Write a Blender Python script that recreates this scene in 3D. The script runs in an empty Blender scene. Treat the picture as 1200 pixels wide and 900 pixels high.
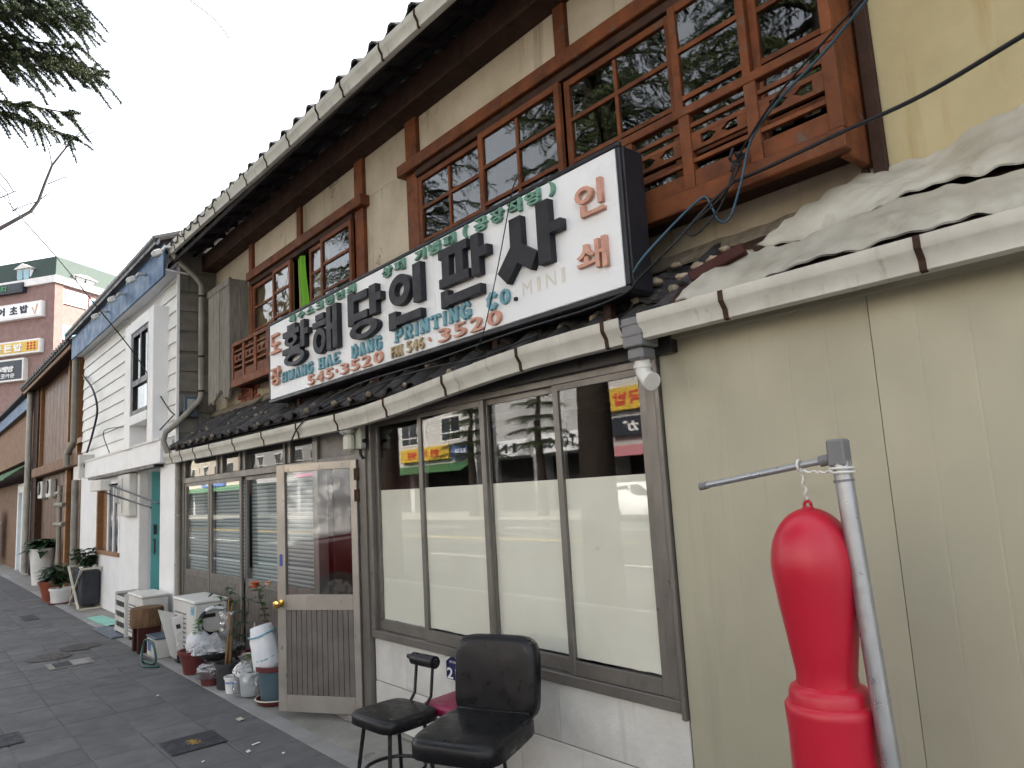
import bpy, bmesh, math, random
from mathutils import Vector, Matrix, noise
random.seed(7)
SC = bpy.context.scene
COL = SC.collection
PI = math.pi
rad = math.radians

# ------------------------------------------------------------------ camera
CAMPOS = Vector((4.84, -2.69, 1.65))
CR = Matrix(((0.645, 0.142, 0.751), (0.762, -0.046, -0.645), (-0.057, 0.989, -0.138)))
_x = CR.col[0].normalized(); _z = (CR.col[2] - _x * CR.col[2].dot(_x)).normalized(); _y = _z.cross(_x)
CR = Matrix((_x, _y, _z)).transposed()
FPX = 836.83
cd = bpy.data.cameras.new('camera'); cam = bpy.data.objects.new('camera', cd); COL.objects.link(cam)
cd.sensor_width = 36.0; cd.lens = FPX * 36 / 1200; cd.clip_start = .05; cd.clip_end = 2000
cam.matrix_world = Matrix.Translation(CAMPOS) @ CR.to_4x4()
SC.camera = cam

# ------------------------------------------------------------------ sky, sun, exposure
SUN_AZ = math.atan2(0.12, 0.99)      # compass angle from +Y towards +X
SUN_EL = rad(42)
world = bpy.data.worlds.new('World'); SC.world = world; world.use_nodes = True
wn = world.node_tree; wn.nodes.clear()
sky = wn.nodes.new('ShaderNodeTexSky'); sky.sky_type = 'NISHITA'; sky.sun_disc = False
sky.sun_elevation = SUN_EL; sky.sun_rotation = SUN_AZ
sky.air_density = 1.0; sky.dust_density = 4.0; sky.ozone_density = 1.0
bg = wn.nodes.new('ShaderNodeBackground'); bg.inputs[1].default_value = .15
wo = wn.nodes.new('ShaderNodeOutputWorld')
hs = wn.nodes.new('ShaderNodeHueSaturation'); hs.inputs['Saturation'].default_value = .30   # thin white haze all over the sky
wn.links.new(sky.outputs[0], hs.inputs['Color']); wn.links.new(hs.outputs[0], bg.inputs[0]); wn.links.new(bg.outputs[0], wo.inputs[0])
sl = bpy.data.lights.new('sun', 'SUN'); sl.energy = 3.8; sl.angle = rad(.6); sl.color = (1, .93, .82)
so = bpy.data.objects.new('sun', sl); COL.objects.link(so)
sd = Vector((math.sin(SUN_AZ) * math.cos(SUN_EL), math.cos(SUN_AZ) * math.cos(SUN_EL), math.sin(SUN_EL)))
so.rotation_euler = sd.to_track_quat('Z', 'Y').to_euler(); so.location = sd * 60
SC.view_settings.view_transform = 'Standard'; SC.view_settings.look = 'None'
SC.view_settings.exposure = 2.2; SC.view_settings.gamma = 1; SC.view_settings.use_curve_mapping = False
SC.cycles.max_bounces = 8; SC.cycles.transparent_max_bounces = 16; SC.cycles.caustics_reflective = False; SC.cycles.caustics_refractive = False

# ------------------------------------------------------------------ pixel helpers (1200 x 900 photograph)
def wray(px, py):
    return CR @ Vector((px - 600, -(py - 450), -FPX))
def onY(px, py, Y=0.):
    r = wray(px, py); return CAMPOS + r * ((Y - CAMPOS.y) / r.y)
def onX(px, py, X=0.):
    r = wray(px, py); return CAMPOS + r * ((X - CAMPOS.x) / r.x)
def onZ(px, py, Z=0.):
    r = wray(px, py); return CAMPOS + r * ((Z - CAMPOS.z) / r.z)

# ------------------------------------------------------------------ objects
ORG = {}
def tag(o, label=None, cat=None, group=None, kind=None):
    if label: o['label'] = label
    if cat: o['category'] = cat
    if group: o['group'] = group
    if kind: o['kind'] = kind
    return o
def empty(name, loc, rz=0, label=None, cat=None, group=None, rot=None):
    o = bpy.data.objects.new(name, None); COL.objects.link(o); o.empty_display_size = .1
    o.location = loc; o.rotation_euler = rot if rot else (0, 0, rz)
    ORG[o.name] = Vector(loc)
    return tag(o, label, cat, group)
def copy_tree(o, parent=None):
    c = o.copy(); COL.objects.link(c); c.parent = parent
    for ch in list(o.children): copy_tree(ch, c)
    return c

class MB:
    def __init__(s): s.v = []; s.f = []
    def add(s, vs, fs):
        n = len(s.v); s.v += [tuple(p) for p in vs]; s.f += [tuple(i + n for i in f) for f in fs]; return s
    def box(s, x0, x1, y0, y1, z0, z1):
        vs = [(x0,y0,z0),(x1,y0,z0),(x1,y1,z0),(x0,y1,z0),(x0,y0,z1),(x1,y0,z1),(x1,y1,z1),(x0,y1,z1)]
        return s.add(vs, [(0,3,2,1),(4,5,6,7),(0,1,5,4),(1,2,6,5),(2,3,7,6),(3,0,4,7)])
    def obox(s, c, size, M=None):
        M = M or Matrix.Identity(3); c = Vector(c); h = [d / 2 for d in size]
        vs = [c + M @ Vector((sx * h[0], sy * h[1], sz * h[2])) for sz in (-1, 1) for sx, sy in ((-1,-1),(1,-1),(1,1),(-1,1))]
        return s.add(vs, [(0,3,2,1),(4,5,6,7),(0,1,5,4),(1,2,6,5),(2,3,7,6),(3,0,4,7)])
    def bar(s, a, b, w, h, up=(0,0,1)):
        a = Vector(a); b = Vector(b); d = (b - a); L = d.length; d.normalize()
        u = Vector(up); sd_ = d.cross(u)
        if sd_.length < 1e-4: sd_ = d.cross(Vector((0,1,0)))
        sd_.normalize(); u = sd_.cross(d)
        M = Matrix((d, sd_, u)).transposed()
        return s.obox((a + b) / 2, (L, w, h), M)
    def tube(s, pts, r, n=8, cap=True):
        pts = [Vector(p) for p in pts]; k = len(pts)
        rs = r if isinstance(r, (list, tuple)) else [r] * k
        ring = []; prev = None
        for i, p in enumerate(pts):
            t = (pts[min(i+1, k-1)] - pts[max(i-1, 0)])
            if t.length < 1e-9: t = Vector((0,0,1))
            t.normalize()
            if prev is None:
                a = t.cross(Vector((0,0,1)))
                if a.length < .1: a = t.cross(Vector((0,1,0)))
            else:
                a = prev - t * prev.dot(t)
                if a.length < 1e-6: a = t.cross(Vector((0,0,1)))
            a.normalize(); prev = a; b = t.cross(a)
            ring.append([p + (a * math.cos(2*PI*j/n) + b * math.sin(2*PI*j/n)) * rs[i] for j in range(n)])
        vs = [q for rg in ring for q in rg]; fs = []
        for i in range(k - 1):
            for j in range(n):
                fs.append((i*n+j, i*n+(j+1)%n, (i+1)*n+(j+1)%n, (i+1)*n+j))
        if cap: fs += [tuple(range(n-1, -1, -1)), tuple((k-1)*n + j for j in range(n))]
        return s.add(vs, fs)
    def lathe(s, prof, c=(0,0,0), n=20, f=None, cap=True):
        vs = []; fs = []; c = Vector(c)
        for i, (r, z) in enumerate(prof):
            for j in range(n):
                a = 2*PI*j/n; rr = r * (f(a, z) if f else 1)
                vs.append(c + Vector((rr*math.cos(a), rr*math.sin(a), z)))
        for i in range(len(prof)-1):
            for j in range(n): fs.append((i*n+j, i*n+(j+1)%n, (i+1)*n+(j+1)%n, (i+1)*n+j))
        if cap: fs += [tuple(range(n-1,-1,-1)), tuple((len(prof)-1)*n+j for j in range(n))]
        return s.add(vs, fs)
    def grid(s, fn, nu, nv):
        vs = [fn(i/nu, j/nv) for j in range(nv+1) for i in range(nu+1)]
        fs = [(j*(nu+1)+i, j*(nu+1)+i+1, (j+1)*(nu+1)+i+1, (j+1)*(nu+1)+i) for j in range(nv) for i in range(nu)]
        return s.add(vs, fs)
    def sheet(s, fn, nu, nv, th, nrm=(0,0,1)):
        nrm = Vector(nrm); s.grid(lambda u, v: Vector(fn(u, v)) + nrm*th, nu, nv)
        return s.grid(lambda u, v: Vector(fn(1-u, v)), nu, nv)
    def prism(s, poly, fa, fb):
        """poly: 2-D points, fa/fb map to the two end faces"""
        n = len(poly); vs = [fa(p) for p in poly] + [fb(p) for p in poly]
        return s.add(vs, [tuple(range(n-1,-1,-1)), tuple(range(n, 2*n))] + [(i, (i+1)%n, n+(i+1)%n, n+i) for i in range(n)])
    def extx(s, poly, x0, x1, seg=1, dz=None):
        """extrude a closed (y,z) polygon along x"""
        n = len(poly); vs = []; fs = []
        for k in range(seg+1):
            x = x0 + (x1-x0)*k/seg; o = dz(x) if dz else 0
            vs += [(x, y, z+o) for y, z in poly]
        for k in range(seg):
            for i in range(n): fs.append((k*n+i, (k+1)*n+i, (k+1)*n+(i+1)%n, k*n+(i+1)%n))
        fs += [tuple(range(n)), tuple(seg*n + i for i in range(n-1,-1,-1))]
        return s.add(vs, fs)
    def build(s, name, mat, parent=None, local=False, smooth=False, bev=0, jit=0, fixn=True):
        if parent is not None: org = ORG.get(parent.name, Vector((0,0,0))) if not local else Vector((0,0,0))
        elif local: org = Vector((0,0,0))
        else:
            xs = [p[0] for p in s.v]; ys = [p[1] for p in s.v]; zs = [p[2] for p in s.v]
            org = Vector(((min(xs)+max(xs))/2, (min(ys)+max(ys))/2, min(zs)))
        me = bpy.data.meshes.new(name)
        me.from_pydata([(p[0]-org.x, p[1]-org.y, p[2]-org.z) for p in s.v], [], s.f)
        if fixn or bev or jit:
            bm = bmesh.new(); bm.from_mesh(me)
            if jit:
                for v in bm.verts: v.co += Vector((random.uniform(-jit,jit) for _ in range(3)))
            if fixn: bmesh.ops.recalc_face_normals(bm, faces=bm.faces)
            if bev:
                ed = [e for e in bm.edges if len(e.link_faces) == 2 and e.calc_face_angle(0) > .5]
                bmesh.ops.bevel(bm, geom=ed, offset=bev, segments=1, affect='EDGES', clamp_overlap=True)
            bm.to_mesh(me); bm.free()
        if smooth:
            me.polygons.foreach_set('use_smooth', [True]*len(me.polygons))
            if smooth != 'all':
                try: me.set_sharp_from_angle(angle=rad(40))
                except Exception: pass
        me.materials.append(mat)
        o = bpy.data.objects.new(name, me); COL.objects.link(o)
        if parent is not None: o.parent = parent
        elif not local: o.location = org
        ORG[o.name] = org
        return o
def inst(me, name, parent, M):
    o = bpy.data.objects.new(name, me); COL.objects.link(o); o.parent = parent
    o.matrix_local = M; return o

# ------------------------------------------------------------------ materials
def nd(t, ty, **kw):
    n = t.nodes.new(ty)
    for k, v in kw.items(): setattr(n, k, v)
    return n
def mat(name, c, c2=None, sc=4., rough=.65, bump=.15, bsc=60., metal=0., stretch=(1,1,1), wear=None, wsc=8., wth=.6,
        streak=None, coat=0., var=.12, spec=None, det=6., wstretch=None, rvar=.15, trans=0.):
    m = bpy.data.materials.new(name); m.use_nodes = True; t = m.node_tree; b = t.nodes['Principled BSDF']; L = t.links
    tc = nd(t, 'ShaderNodeTexCoord'); oi = nd(t, 'ShaderNodeObjectInfo')
    off = nd(t, 'ShaderNodeVectorMath', operation='MULTIPLY_ADD')
    L.new(oi.outputs['Random'], off.inputs[0]); off.inputs[1].default_value = (37, 53, 19); L.new(tc.outputs['Object'], off.inputs[2])
    def noi(scale, st, detail=det, ro=.6):
        mp = nd(t, 'ShaderNodeMapping'); L.new(off.outputs[0], mp.inputs[0]); mp.inputs['Scale'].default_value = st
        n = nd(t, 'ShaderNodeTexNoise'); n.inputs['Scale'].default_value = scale; n.inputs['Detail'].default_value = detail; n.inputs['Roughness'].default_value = ro
        L.new(mp.outputs[0], n.inputs['Vector']); return n.outputs['Fac']
    def mix(f, a, b_):
        x = nd(t, 'ShaderNodeMix', data_type='RGBA')
        if hasattr(f, 'links'): L.new(f, x.inputs[0])
        else: x.inputs[0].default_value = f
        for i, q in ((6, a), (7, b_)):
            if hasattr(q, 'links'): L.new(q, x.inputs[i])
            else: x.inputs[i].default_value = (*q, 1)
        return x.outputs[2]
    def ramp(f, lo, hi):
        r = nd(t, 'ShaderNodeMapRange'); L.new(f, r.inputs[0]); r.inputs[1].default_value = lo; r.inputs[2].default_value = hi; r.clamp = True
        return r.outputs[0]
    c2 = c2 or tuple(x*.72 for x in c)
    if spec is None: spec = .18 if rough > .58 else .3 if max(c) < .1 else .45
    base = mix(ramp(noi(sc, stretch), .35, .68), c, c2)
    if streak:   # vertical stains
        base = mix(ramp(noi(streak[1], (1, 1, .07)), streak[2], streak[2]+.18), base, streak[0])
    if wear:
        base = mix(ramp(noi(wsc, wstretch or stretch, 8, .7), wth, wth+.06), base, wear)
    if var:
        hv = nd(t, 'ShaderNodeHueSaturation'); L.new(base, hv.inputs['Color'])
        mr = nd(t, 'ShaderNodeMapRange'); L.new(oi.outputs['Random'], mr.inputs[0]); mr.inputs[3].default_value = 1-var; mr.inputs[4].default_value = 1+var
        L.new(mr.outputs[0], hv.inputs['Value']); base = hv.outputs[0]
    L.new(base, b.inputs['Base Color'])
    rn = nd(t, 'ShaderNodeMapRange'); L.new(noi(sc*2.3, stretch), rn.inputs[0]); rn.inputs[1].default_value = .3; rn.inputs[2].default_value = .7
    rn.inputs[3].default_value = max(.03, rough-rvar); rn.inputs[4].default_value = min(1, rough+rvar); L.new(rn.outputs[0], b.inputs['Roughness'])
    b.inputs['Metallic'].default_value = metal; b.inputs['Specular IOR Level'].default_value = spec
    b.inputs['Coat Weight'].default_value = coat
    if trans: b.inputs['Transmission Weight'].default_value = trans
    if bump:
        bp = nd(t, 'ShaderNodeBump'); bp.inputs['Strength'].default_value = bump; bp.inputs['Distance'].default_value = .01
        L.new(noi(bsc, stretch, 5), bp.inputs['Height']); L.new(bp.outputs[0], b.inputs['Normal'])
    return m
def glass(name, tint=(1,1,1), f0=.07, wav=.0, wsc=3., film=None):
    m = bpy.data.materials.new(name); m.use_nodes = True; t = m.node_tree; t.nodes.clear(); L = t.links
    lw = nd(t, 'ShaderNodeLayerWeight'); lw.inputs['Blend'].default_value = .5
    pw = nd(t, 'ShaderNodeMath', operation='POWER'); L.new(lw.outputs['Facing'], pw.inputs[0]); pw.inputs[1].default_value = 5
    ma = nd(t, 'ShaderNodeMath', operation='MULTIPLY_ADD'); L.new(pw.outputs[0], ma.inputs[0]); ma.inputs[1].default_value = 1-f0; ma.inputs[2].default_value = f0
    tr = nd(t, 'ShaderNodeBsdfTransparent'); tr.inputs[0].default_value = (*tint, 1)
    gl = nd(t, 'ShaderNodeBsdfGlossy'); gl.inputs['Roughness'].default_value = .015
    if wav:
        tc = nd(t, 'ShaderNodeTexCoord'); oi = nd(t, 'ShaderNodeObjectInfo')
        off = nd(t, 'ShaderNodeVectorMath', operation='MULTIPLY_ADD'); L.new(oi.outputs['Random'], off.inputs[0]); off.inputs[1].default_value = (31, 17, 23); L.new(tc.outputs['Object'], off.inputs[2])
        n = nd(t, 'ShaderNodeTexNoise'); n.inputs['Scale'].default_value = wsc; n.inputs['Detail'].default_value = 2; L.new(off.outputs[0], n.inputs['Vector'])
        bp = nd(t, 'ShaderNodeBump'); bp.inputs['Strength'].default_value = wav; bp.inputs['Distance'].default_value = .05
        L.new(n.outputs['Fac'], bp.inputs['Height']); L.new(bp.outputs[0], gl.inputs['Normal'])
    base = tr
    if film:   # dust film
        df = nd(t, 'ShaderNodeBsdfDiffuse'); df.inputs[0].default_value = (*film[0], 1)
        mx0 = nd(t, 'ShaderNodeMixShader'); mx0.inputs[0].default_value = film[1]; L.new(tr.outputs[0], mx0.inputs[1]); L.new(df.outputs[0], mx0.inputs[2]); base = mx0
    mx = nd(t, 'ShaderNodeMixShader'); L.new(ma.outputs[0], mx.inputs[0]); L.new(base.outputs[0], mx.inputs[1]); L.new(gl.outputs[0], mx.inputs[2])
    o = nd(t, 'ShaderNodeOutputMaterial'); L.new(mx.outputs[0], o.inputs[0]); return m

K = {}
K['plaster'] = mat('aged_plaster', (.53,.465,.36), (.37,.315,.235), sc=1.6, rough=.9, bump=.3, bsc=35, streak=((.24,.20,.14), 8, .56), wear=(.20,.165,.12), wsc=2.2, wth=.62)
K['redwood'] = mat('red_painted_wood', (.195,.064,.024), (.095,.035,.018), sc=6, rough=.62, bump=.35, bsc=70, stretch=(1,1,1), wear=(.12,.08,.06), wsc=9, wth=.60)
K['oldwood'] = mat('dark_old_wood', (.060,.032,.022), (.034,.020,.015), sc=5, rough=.8, bump=.4, bsc=60)
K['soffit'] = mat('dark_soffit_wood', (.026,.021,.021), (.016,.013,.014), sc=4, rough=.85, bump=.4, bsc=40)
K['greywood'] = mat('weathered_grey_boards', (.30,.28,.24), (.15,.14,.12), sc=9, rough=.9, bump=.6, bsc=50, stretch=(6,6,.5), wear=(.07,.065,.06), wsc=14, wth=.66, wstretch=(5,5,.5))
K['gutter'] = mat('weathered_white_gutter', (.56,.545,.49), (.45,.435,.38), sc=5, rough=.5, bump=.1, streak=((.28,.25,.2), 14, .6))
K['rust'] = mat('rusty_strap', (.06,.032,.022), (.03,.02,.017), sc=30, rough=.85, bump=.4)
K['rtile'] = mat('old_roof_tile', (.070,.067,.066), (.034,.033,.035), sc=7, rough=.62, bump=.4, bsc=50, wear=(.19,.165,.12), wsc=9, wth=.60, var=.3)
K['mortar'] = mat('roof_mortar', (.28,.235,.175), (.15,.125,.10), sc=14, rough=.95, bump=.7, bsc=40, wear=(.08,.07,.055), wsc=9, wth=.6)
K['mortarpale'] = mat('pale_roof_mortar', (.40,.32,.23), (.24,.19,.14), sc=18, rough=.95, bump=.8, bsc=50)
K['alu'] = mat('brown_grey_aluminium', (.20,.185,.165), (.15,.14,.125), sc=4, rough=.42, bump=.04, metal=.5, var=.06)
K['alulight'] = mat('champagne_aluminium', (.38,.35,.31), (.31,.285,.25), sc=4, rough=.40, bump=.03, metal=.45, var=.04)
K['kick'] = mat('ribbed_kick_panel', (.17,.155,.14), (.12,.11,.10), sc=5, rough=.5, bump=.05, metal=.3, var=.05, streak=((.10,.09,.08), 9, .6))
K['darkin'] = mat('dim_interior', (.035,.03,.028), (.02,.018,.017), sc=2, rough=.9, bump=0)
K['maroon'] = mat('maroon_wood_inside', (.055,.016,.012), (.035,.012,.01), sc=5, rough=.6, bump=.1)
K['paper'] = mat('cream_window_paper', (.86,.845,.735), (.80,.785,.675), sc=2.4, rough=.85, bump=.35, bsc=5, var=.03, wear=(.66,.64,.53), wsc=3, wth=.66)
K['frost'] = mat('yellowed_shade', (.33,.27,.16), (.24,.19,.11), sc=4, rough=.8, bump=.2, bsc=8)
K['whitewall'] = mat('chipped_white_wall', (.62,.61,.57), (.48,.47,.43), sc=3, rough=.85, bump=.35, bsc=22, wear=(.30,.27,.23), wsc=10, wth=.70, streak=((.40,.38,.33), 8, .62), var=.03)
K['panel'] = mat('beige_metal_panel', (.385,.368,.275), (.335,.32,.238), sc=1.2, rough=.5, bump=.05, bsc=14, var=.03, streak=((.285,.27,.20), 5, .60), wear=(.2,.185,.14), wsc=30, wth=.80, metal=.1)
K['yellowwall'] = mat('yellowed_painted_wall', (.52,.445,.26), (.43,.36,.20), sc=2, rough=.8, bump=.2, bsc=20, streak=((.36,.25,.10), 6, .60), wear=(.40,.32,.2), wsc=12, wth=.73)
K['tin'] = mat('crumpled_pale_tin', (.50,.48,.41), (.34,.31,.245), sc=3.2, rough=.5, bump=.25, bsc=14, wear=(.20,.13,.075), wsc=6, wth=.66, streak=((.30,.26,.19), 7, .58), metal=.15)
K['gapshade'] = mat('gap_shade_black', (.03,.03,.03), (.018,.018,.018), sc=4, rough=.55, bump=.2)
K['signface'] = mat('white_sign_face', (.80,.815,.83), (.73,.745,.76), sc=1.2, rough=.35, bump=.03, var=0, streak=((.60,.60,.57), 5, .66))
K['signblack'] = mat('black_sign_frame', (.022,.022,.027), (.014,.014,.018), sc=4, rough=.42, bump=.05, var=0)
K['letblack'] = mat('black_plastic_letter', (.018,.018,.024), (.012,.012,.016), sc=5, rough=.5, bump=.03, var=0)
K['letgreen'] = mat('faded_green_letter', (.17,.32,.25), (.12,.24,.18), sc=20, rough=.6, bump=.1, var=.05)
K['letblue'] = mat('faded_blue_letter', (.19,.37,.43), (.14,.28,.33), sc=20, rough=.6, bump=.1, var=.05)
K['letpink'] = mat('faded_pink_letter', (.58,.33,.25), (.45,.23,.17), sc=20, rough=.6, bump=.1, var=.05)
K['lettan'] = mat('faded_tan_letter', (.48,.38,.22), (.34,.26,.15), sc=20, rough=.6, bump=.1, var=.05)
K['ghost'] = mat('lettering_glue_ghost', (.70,.68,.62), (.62,.58,.50), sc=14, rough=.6, bump=.05, var=0)
K['cable'] = mat('black_cable', (.015,.015,.017), (.01,.01,.012), rough=.5, bump=0, var=0)
K['bluecable'] = mat('blue_cable', (.035,.09,.13), (.025,.06,.09), rough=.5, bump=0, var=0)
K['slab'] = mat('grey_paving_slab', (.135,.134,.133), (.100,.099,.098), sc=3.5, rough=.78, bump=.35, bsc=90, var=.10, wear=(.16,.157,.15), wsc=5, wth=.64)
K['joint'] = mat('dusty_paving_joint', (.19,.187,.18), (.14,.137,.13), sc=6, rough=.95, bump=.4)
K['concrete'] = mat('worn_concrete', (.27,.26,.235), (.19,.185,.165), sc=3, rough=.9, bump=.5, bsc=30, wear=(.12,.115,.10), wsc=4, wth=.62)
K['kerb'] = mat('pale_kerb_stone', (.30,.295,.285), (.24,.235,.225), sc=5, rough=.85, bump=.3)
K['asphalt'] = mat('asphalt', (.055,.055,.057), (.04,.04,.042), sc=3, rough=.9, bump=.5, bsc=120)
K['roadpaint'] = mat('road_paint', (.72,.72,.68), (.5,.5,.47), sc=6, rough=.8, bump=.2)
K['yroadpaint'] = mat('yellow_road_paint', (.62,.42,.05), (.45,.3,.05), sc=6, rough=.8, bump=.2)
K['black'] = mat('black_vinyl', (.010,.010,.011), (.007,.007,.008), sc=8, rough=.36, bump=.05, bsc=160, var=0)
K['blackmetal'] = mat('black_painted_steel', (.018,.018,.02), (.012,.012,.013), sc=8, rough=.35, bump=.04, var=0)
K['crimson'] = mat('crimson_vinyl', (.24,.012,.055), (.18,.01,.045), sc=8, rough=.4, bump=.08, bsc=120, var=0)
K['redplastic'] = mat('red_moulded_plastic', (.46,.010,.030), (.41,.009,.027), sc=2, rough=.36, bump=.03, bsc=20, var=0, rvar=.06)
K['steel'] = mat('grey_pole_aluminium', (.42,.43,.45), (.36,.37,.39), sc=9, rough=.35, bump=.02, metal=.75, var=0)
K['greyplastic'] = mat('grey_plastic', (.17,.17,.175), (.14,.14,.145), rough=.5, bump=.05, var=0)
K['brass'] = mat('brass_knob', (.72,.50,.16), (.6,.4,.12), rough=.22, bump=0, metal=1, var=0)
K['white'] = mat('white_paint', (.82,.82,.82), (.75,.75,.75), sc=3, rough=.55, bump=.08, streak=((.55,.54,.52), 6, .66), var=.03)
K['clap'] = mat('white_clapboard', (.80,.80,.77), (.72,.72,.69), sc=3, rough=.55, bump=.1, bsc=30, stretch=(.3,.3,1), var=.05)
K['graysiding'] = mat('shaded_weathered_siding', (.22,.20,.17), (.14,.13,.11), sc=5, rough=.85, bump=.3, stretch=(.5,.5,1), streak=((.09,.085,.075), 8, .56), var=.12)  # shade on the side clapboard put into the grey, with weather streaks
K['bluefascia'] = mat('blue_fascia', (.024,.098,.215), (.02,.08,.175), sc=2, rough=.5, bump=.05, var=0)
K['teal'] = mat('teal_door', (.10,.36,.36), (.08,.29,.29), sc=2, rough=.45, bump=.03, var=0)
K['darkframe'] = mat('dark_window_frame', (.03,.028,.028), (.02,.019,.019), rough=.4, bump=.02, var=0)
K['acwhite'] = mat('aged_white_enamel', (.64,.63,.59), (.55,.54,.50), sc=4, rough=.45, bump=.05, streak=((.42,.38,.32), 9, .66), wear=(.30,.22,.16), wsc=12, wth=.76, var=.04)
K['terracotta'] = mat('terracotta', (.28,.085,.05), (.21,.06,.04), sc=9, rough=.75, bump=.15, var=.08)
K['brownpot'] = mat('brown_plastic_pot', (.13,.026,.026), (.095,.02,.02), sc=9, rough=.5, bump=.08)
K['bluepot'] = mat('blue_grey_pot', (.10,.16,.19), (.075,.12,.145), sc=5, rough=.5, bump=.1)
K['darkpot'] = mat('charcoal_pot', (.05,.05,.052), (.035,.035,.037), sc=5, rough=.55, bump=.1)
K['whitepot'] = mat('white_pot', (.72,.72,.70), (.62,.62,.60), sc=5, rough=.4, bump=.05)
K['bluewhite'] = mat('blue_print', (.08,.16,.42), (.06,.12,.32), sc=5, rough=.4, bump=.05)
K['soil'] = mat('soil', (.05,.036,.024), (.03,.022,.015), sc=20, rough=.95, bump=.8)
K['leaf'] = mat('leaf_green', (.065,.16,.035), (.04,.10,.025), sc=20, rough=.5, bump=.1, var=.25)
K['leafb'] = mat('leaf_bright', (.13,.30,.05), (.09,.21,.04), sc=20, rough=.45, bump=.1, var=.2)
K['leafd'] = mat('leaf_dark', (.035,.085,.03), (.024,.058,.022), sc=20, rough=.45, bump=.1, var=.25)
K['stem'] = mat('plant_stem', (.12,.085,.05), (.08,.06,.035), sc=20, rough=.8, bump=.2)
K['cane'] = mat('dry_cane', (.40,.25,.12), (.28,.17,.08), sc=15, rough=.8, bump=.3)
K['rose'] = mat('orange_rose', (.70,.14,.05), (.58,.09,.04), sc=30, rough=.6, bump=.1)
K['rosep'] = mat('pale_rose', (.70,.45,.30), (.58,.36,.24), sc=30, rough=.6, bump=.1)
K['log'] = mat('log_bark', (.17,.10,.055), (.09,.055,.032), sc=9, rough=.9, bump=.9, bsc=20, stretch=(3,3,.6))
K['woodbrown'] = mat('varnished_brown_wood', (.115,.050,.018), (.075,.032,.012), sc=3, rough=.5, bump=.1, stretch=(3,3,.5))
K['woodlight'] = mat('light_wood_trim', (.30,.15,.06), (.22,.11,.045), sc=5, rough=.55, bump=.1, stretch=(1,1,3))
K['beam'] = mat('pale_brown_beam', (.22,.135,.085), (.16,.095,.06), sc=4, rough=.7, bump=.2)
K['brick'] = mat('rose_brick', (.27,.175,.16), (.215,.135,.12), sc=4, rough=.85, bump=.2, var=.16)
K['stonetrim'] = mat('pale_stone_trim', (.70,.68,.66), (.6,.58,.56), rough=.7, bump=.1)
K['slate'] = mat('dark_green_shingle', (.045,.065,.055), (.03,.045,.04), sc=20, rough=.75, bump=.4)
K['greyglass'] = mat('pale_blue_pane', (.20,.34,.38), (.14,.25,.29), sc=1, rough=.08, bump=0, spec=.8, rvar=.02)
K['cyanpane'] = mat('pale_cyan_pane', (.17,.31,.36), (.13,.25,.30), sc=.5, rough=.35, bump=0, spec=.2)
K['darkpane'] = mat('dark_pane', (.03,.035,.04), (.02,.024,.028), sc=1, rough=.06, bump=0, spec=.8, rvar=.02)
K['yellowsign'] = mat('yellow_sign', (.60,.40,.05), (.52,.34,.045), rough=.5, bump=0, var=0)
K['darksign'] = mat('dark_slate_sign', (.035,.04,.05), (.025,.03,.04), rough=.4, bump=0, var=0)
K['ink'] = mat('dark_ink', (.03,.03,.05), (.02,.02,.03), rough=.5, bump=0, var=0)
K['inkw'] = mat('white_ink', (.75,.75,.73), (.7,.7,.68), rough=.5, bump=0, var=0)
K['inkr'] = mat('red_ink', (.5,.04,.03), (.42,.03,.03), rough=.5, bump=0, var=0)
K['inkg'] = mat('green_ink', (.05,.26,.10), (.04,.2,.08), rough=.5, bump=0, var=0)
K['inkpink'] = mat('pink_ink', (.6,.1,.3), (.5,.08,.25), rough=.5, bump=0, var=0)
K['greenaw'] = mat('green_awning', (.055,.14,.06), (.04,.10,.045), rough=.6, bump=.1)
K['greencloth'] = mat('lime_cloth', (.16,.42,.03), (.12,.32,.025), sc=3, rough=.8, bump=.3, bsc=14, var=0)
K['bark'] = mat('conifer_bark', (.05,.04,.033), (.028,.022,.018), sc=10, rough=.95, bump=1., bsc=18, stretch=(3,3,.5))
K['twig'] = mat('bare_twig', (.055,.045,.045), (.035,.03,.03), sc=10, rough=.9, bump=.3)
K['carwhite'] = mat('white_car_paint', (.78,.78,.78), (.74,.74,.74), rough=.25, bump=0, coat=.6, var=0, rvar=.02)
K['carred'] = mat('dark_red_car_paint', (.05,.006,.008), (.04,.005,.007), rough=.25, bump=0, coat=.6, var=0, rvar=.02)
K['tyre'] = mat('tyre_rubber', (.02,.02,.02), (.014,.014,.014), rough=.85, bump=.2, var=0)
K['chrome'] = mat('wheel_alloy', (.5,.5,.52), (.4,.4,.42), rough=.3, bump=0, metal=.9, var=0)
K['oppwall'] = mat('pale_tile_cladding', (.52,.51,.49), (.45,.44,.42), sc=1, rough=.6, bump=.1)
K['oppgrey'] = mat('grey_render', (.40,.40,.40), (.33,.33,.33), sc=1, rough=.8, bump=.1)
K['oppcream'] = mat('cream_render', (.55,.50,.42), (.46,.42,.35), sc=1, rough=.8, bump=.1)
K['pinkaw'] = mat('pink_awning', (.48,.20,.22), (.4,.16,.18), rough=.7, bump=.1)
K['foam'] = mat('white_sack', (.72,.73,.74), (.60,.62,.65), sc=7, rough=.6, bump=.5, bsc=14)
K['manhole'] = mat('cast_iron_cover', (.095,.085,.08), (.06,.055,.052), sc=14, rough=.6, bump=.5, metal=.5)
K['rubbermat'] = mat('dark_rubber_plate', (.042,.045,.052), (.03,.032,.038), sc=8, rough=.6, bump=.4, bsc=70, var=.05)
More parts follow.
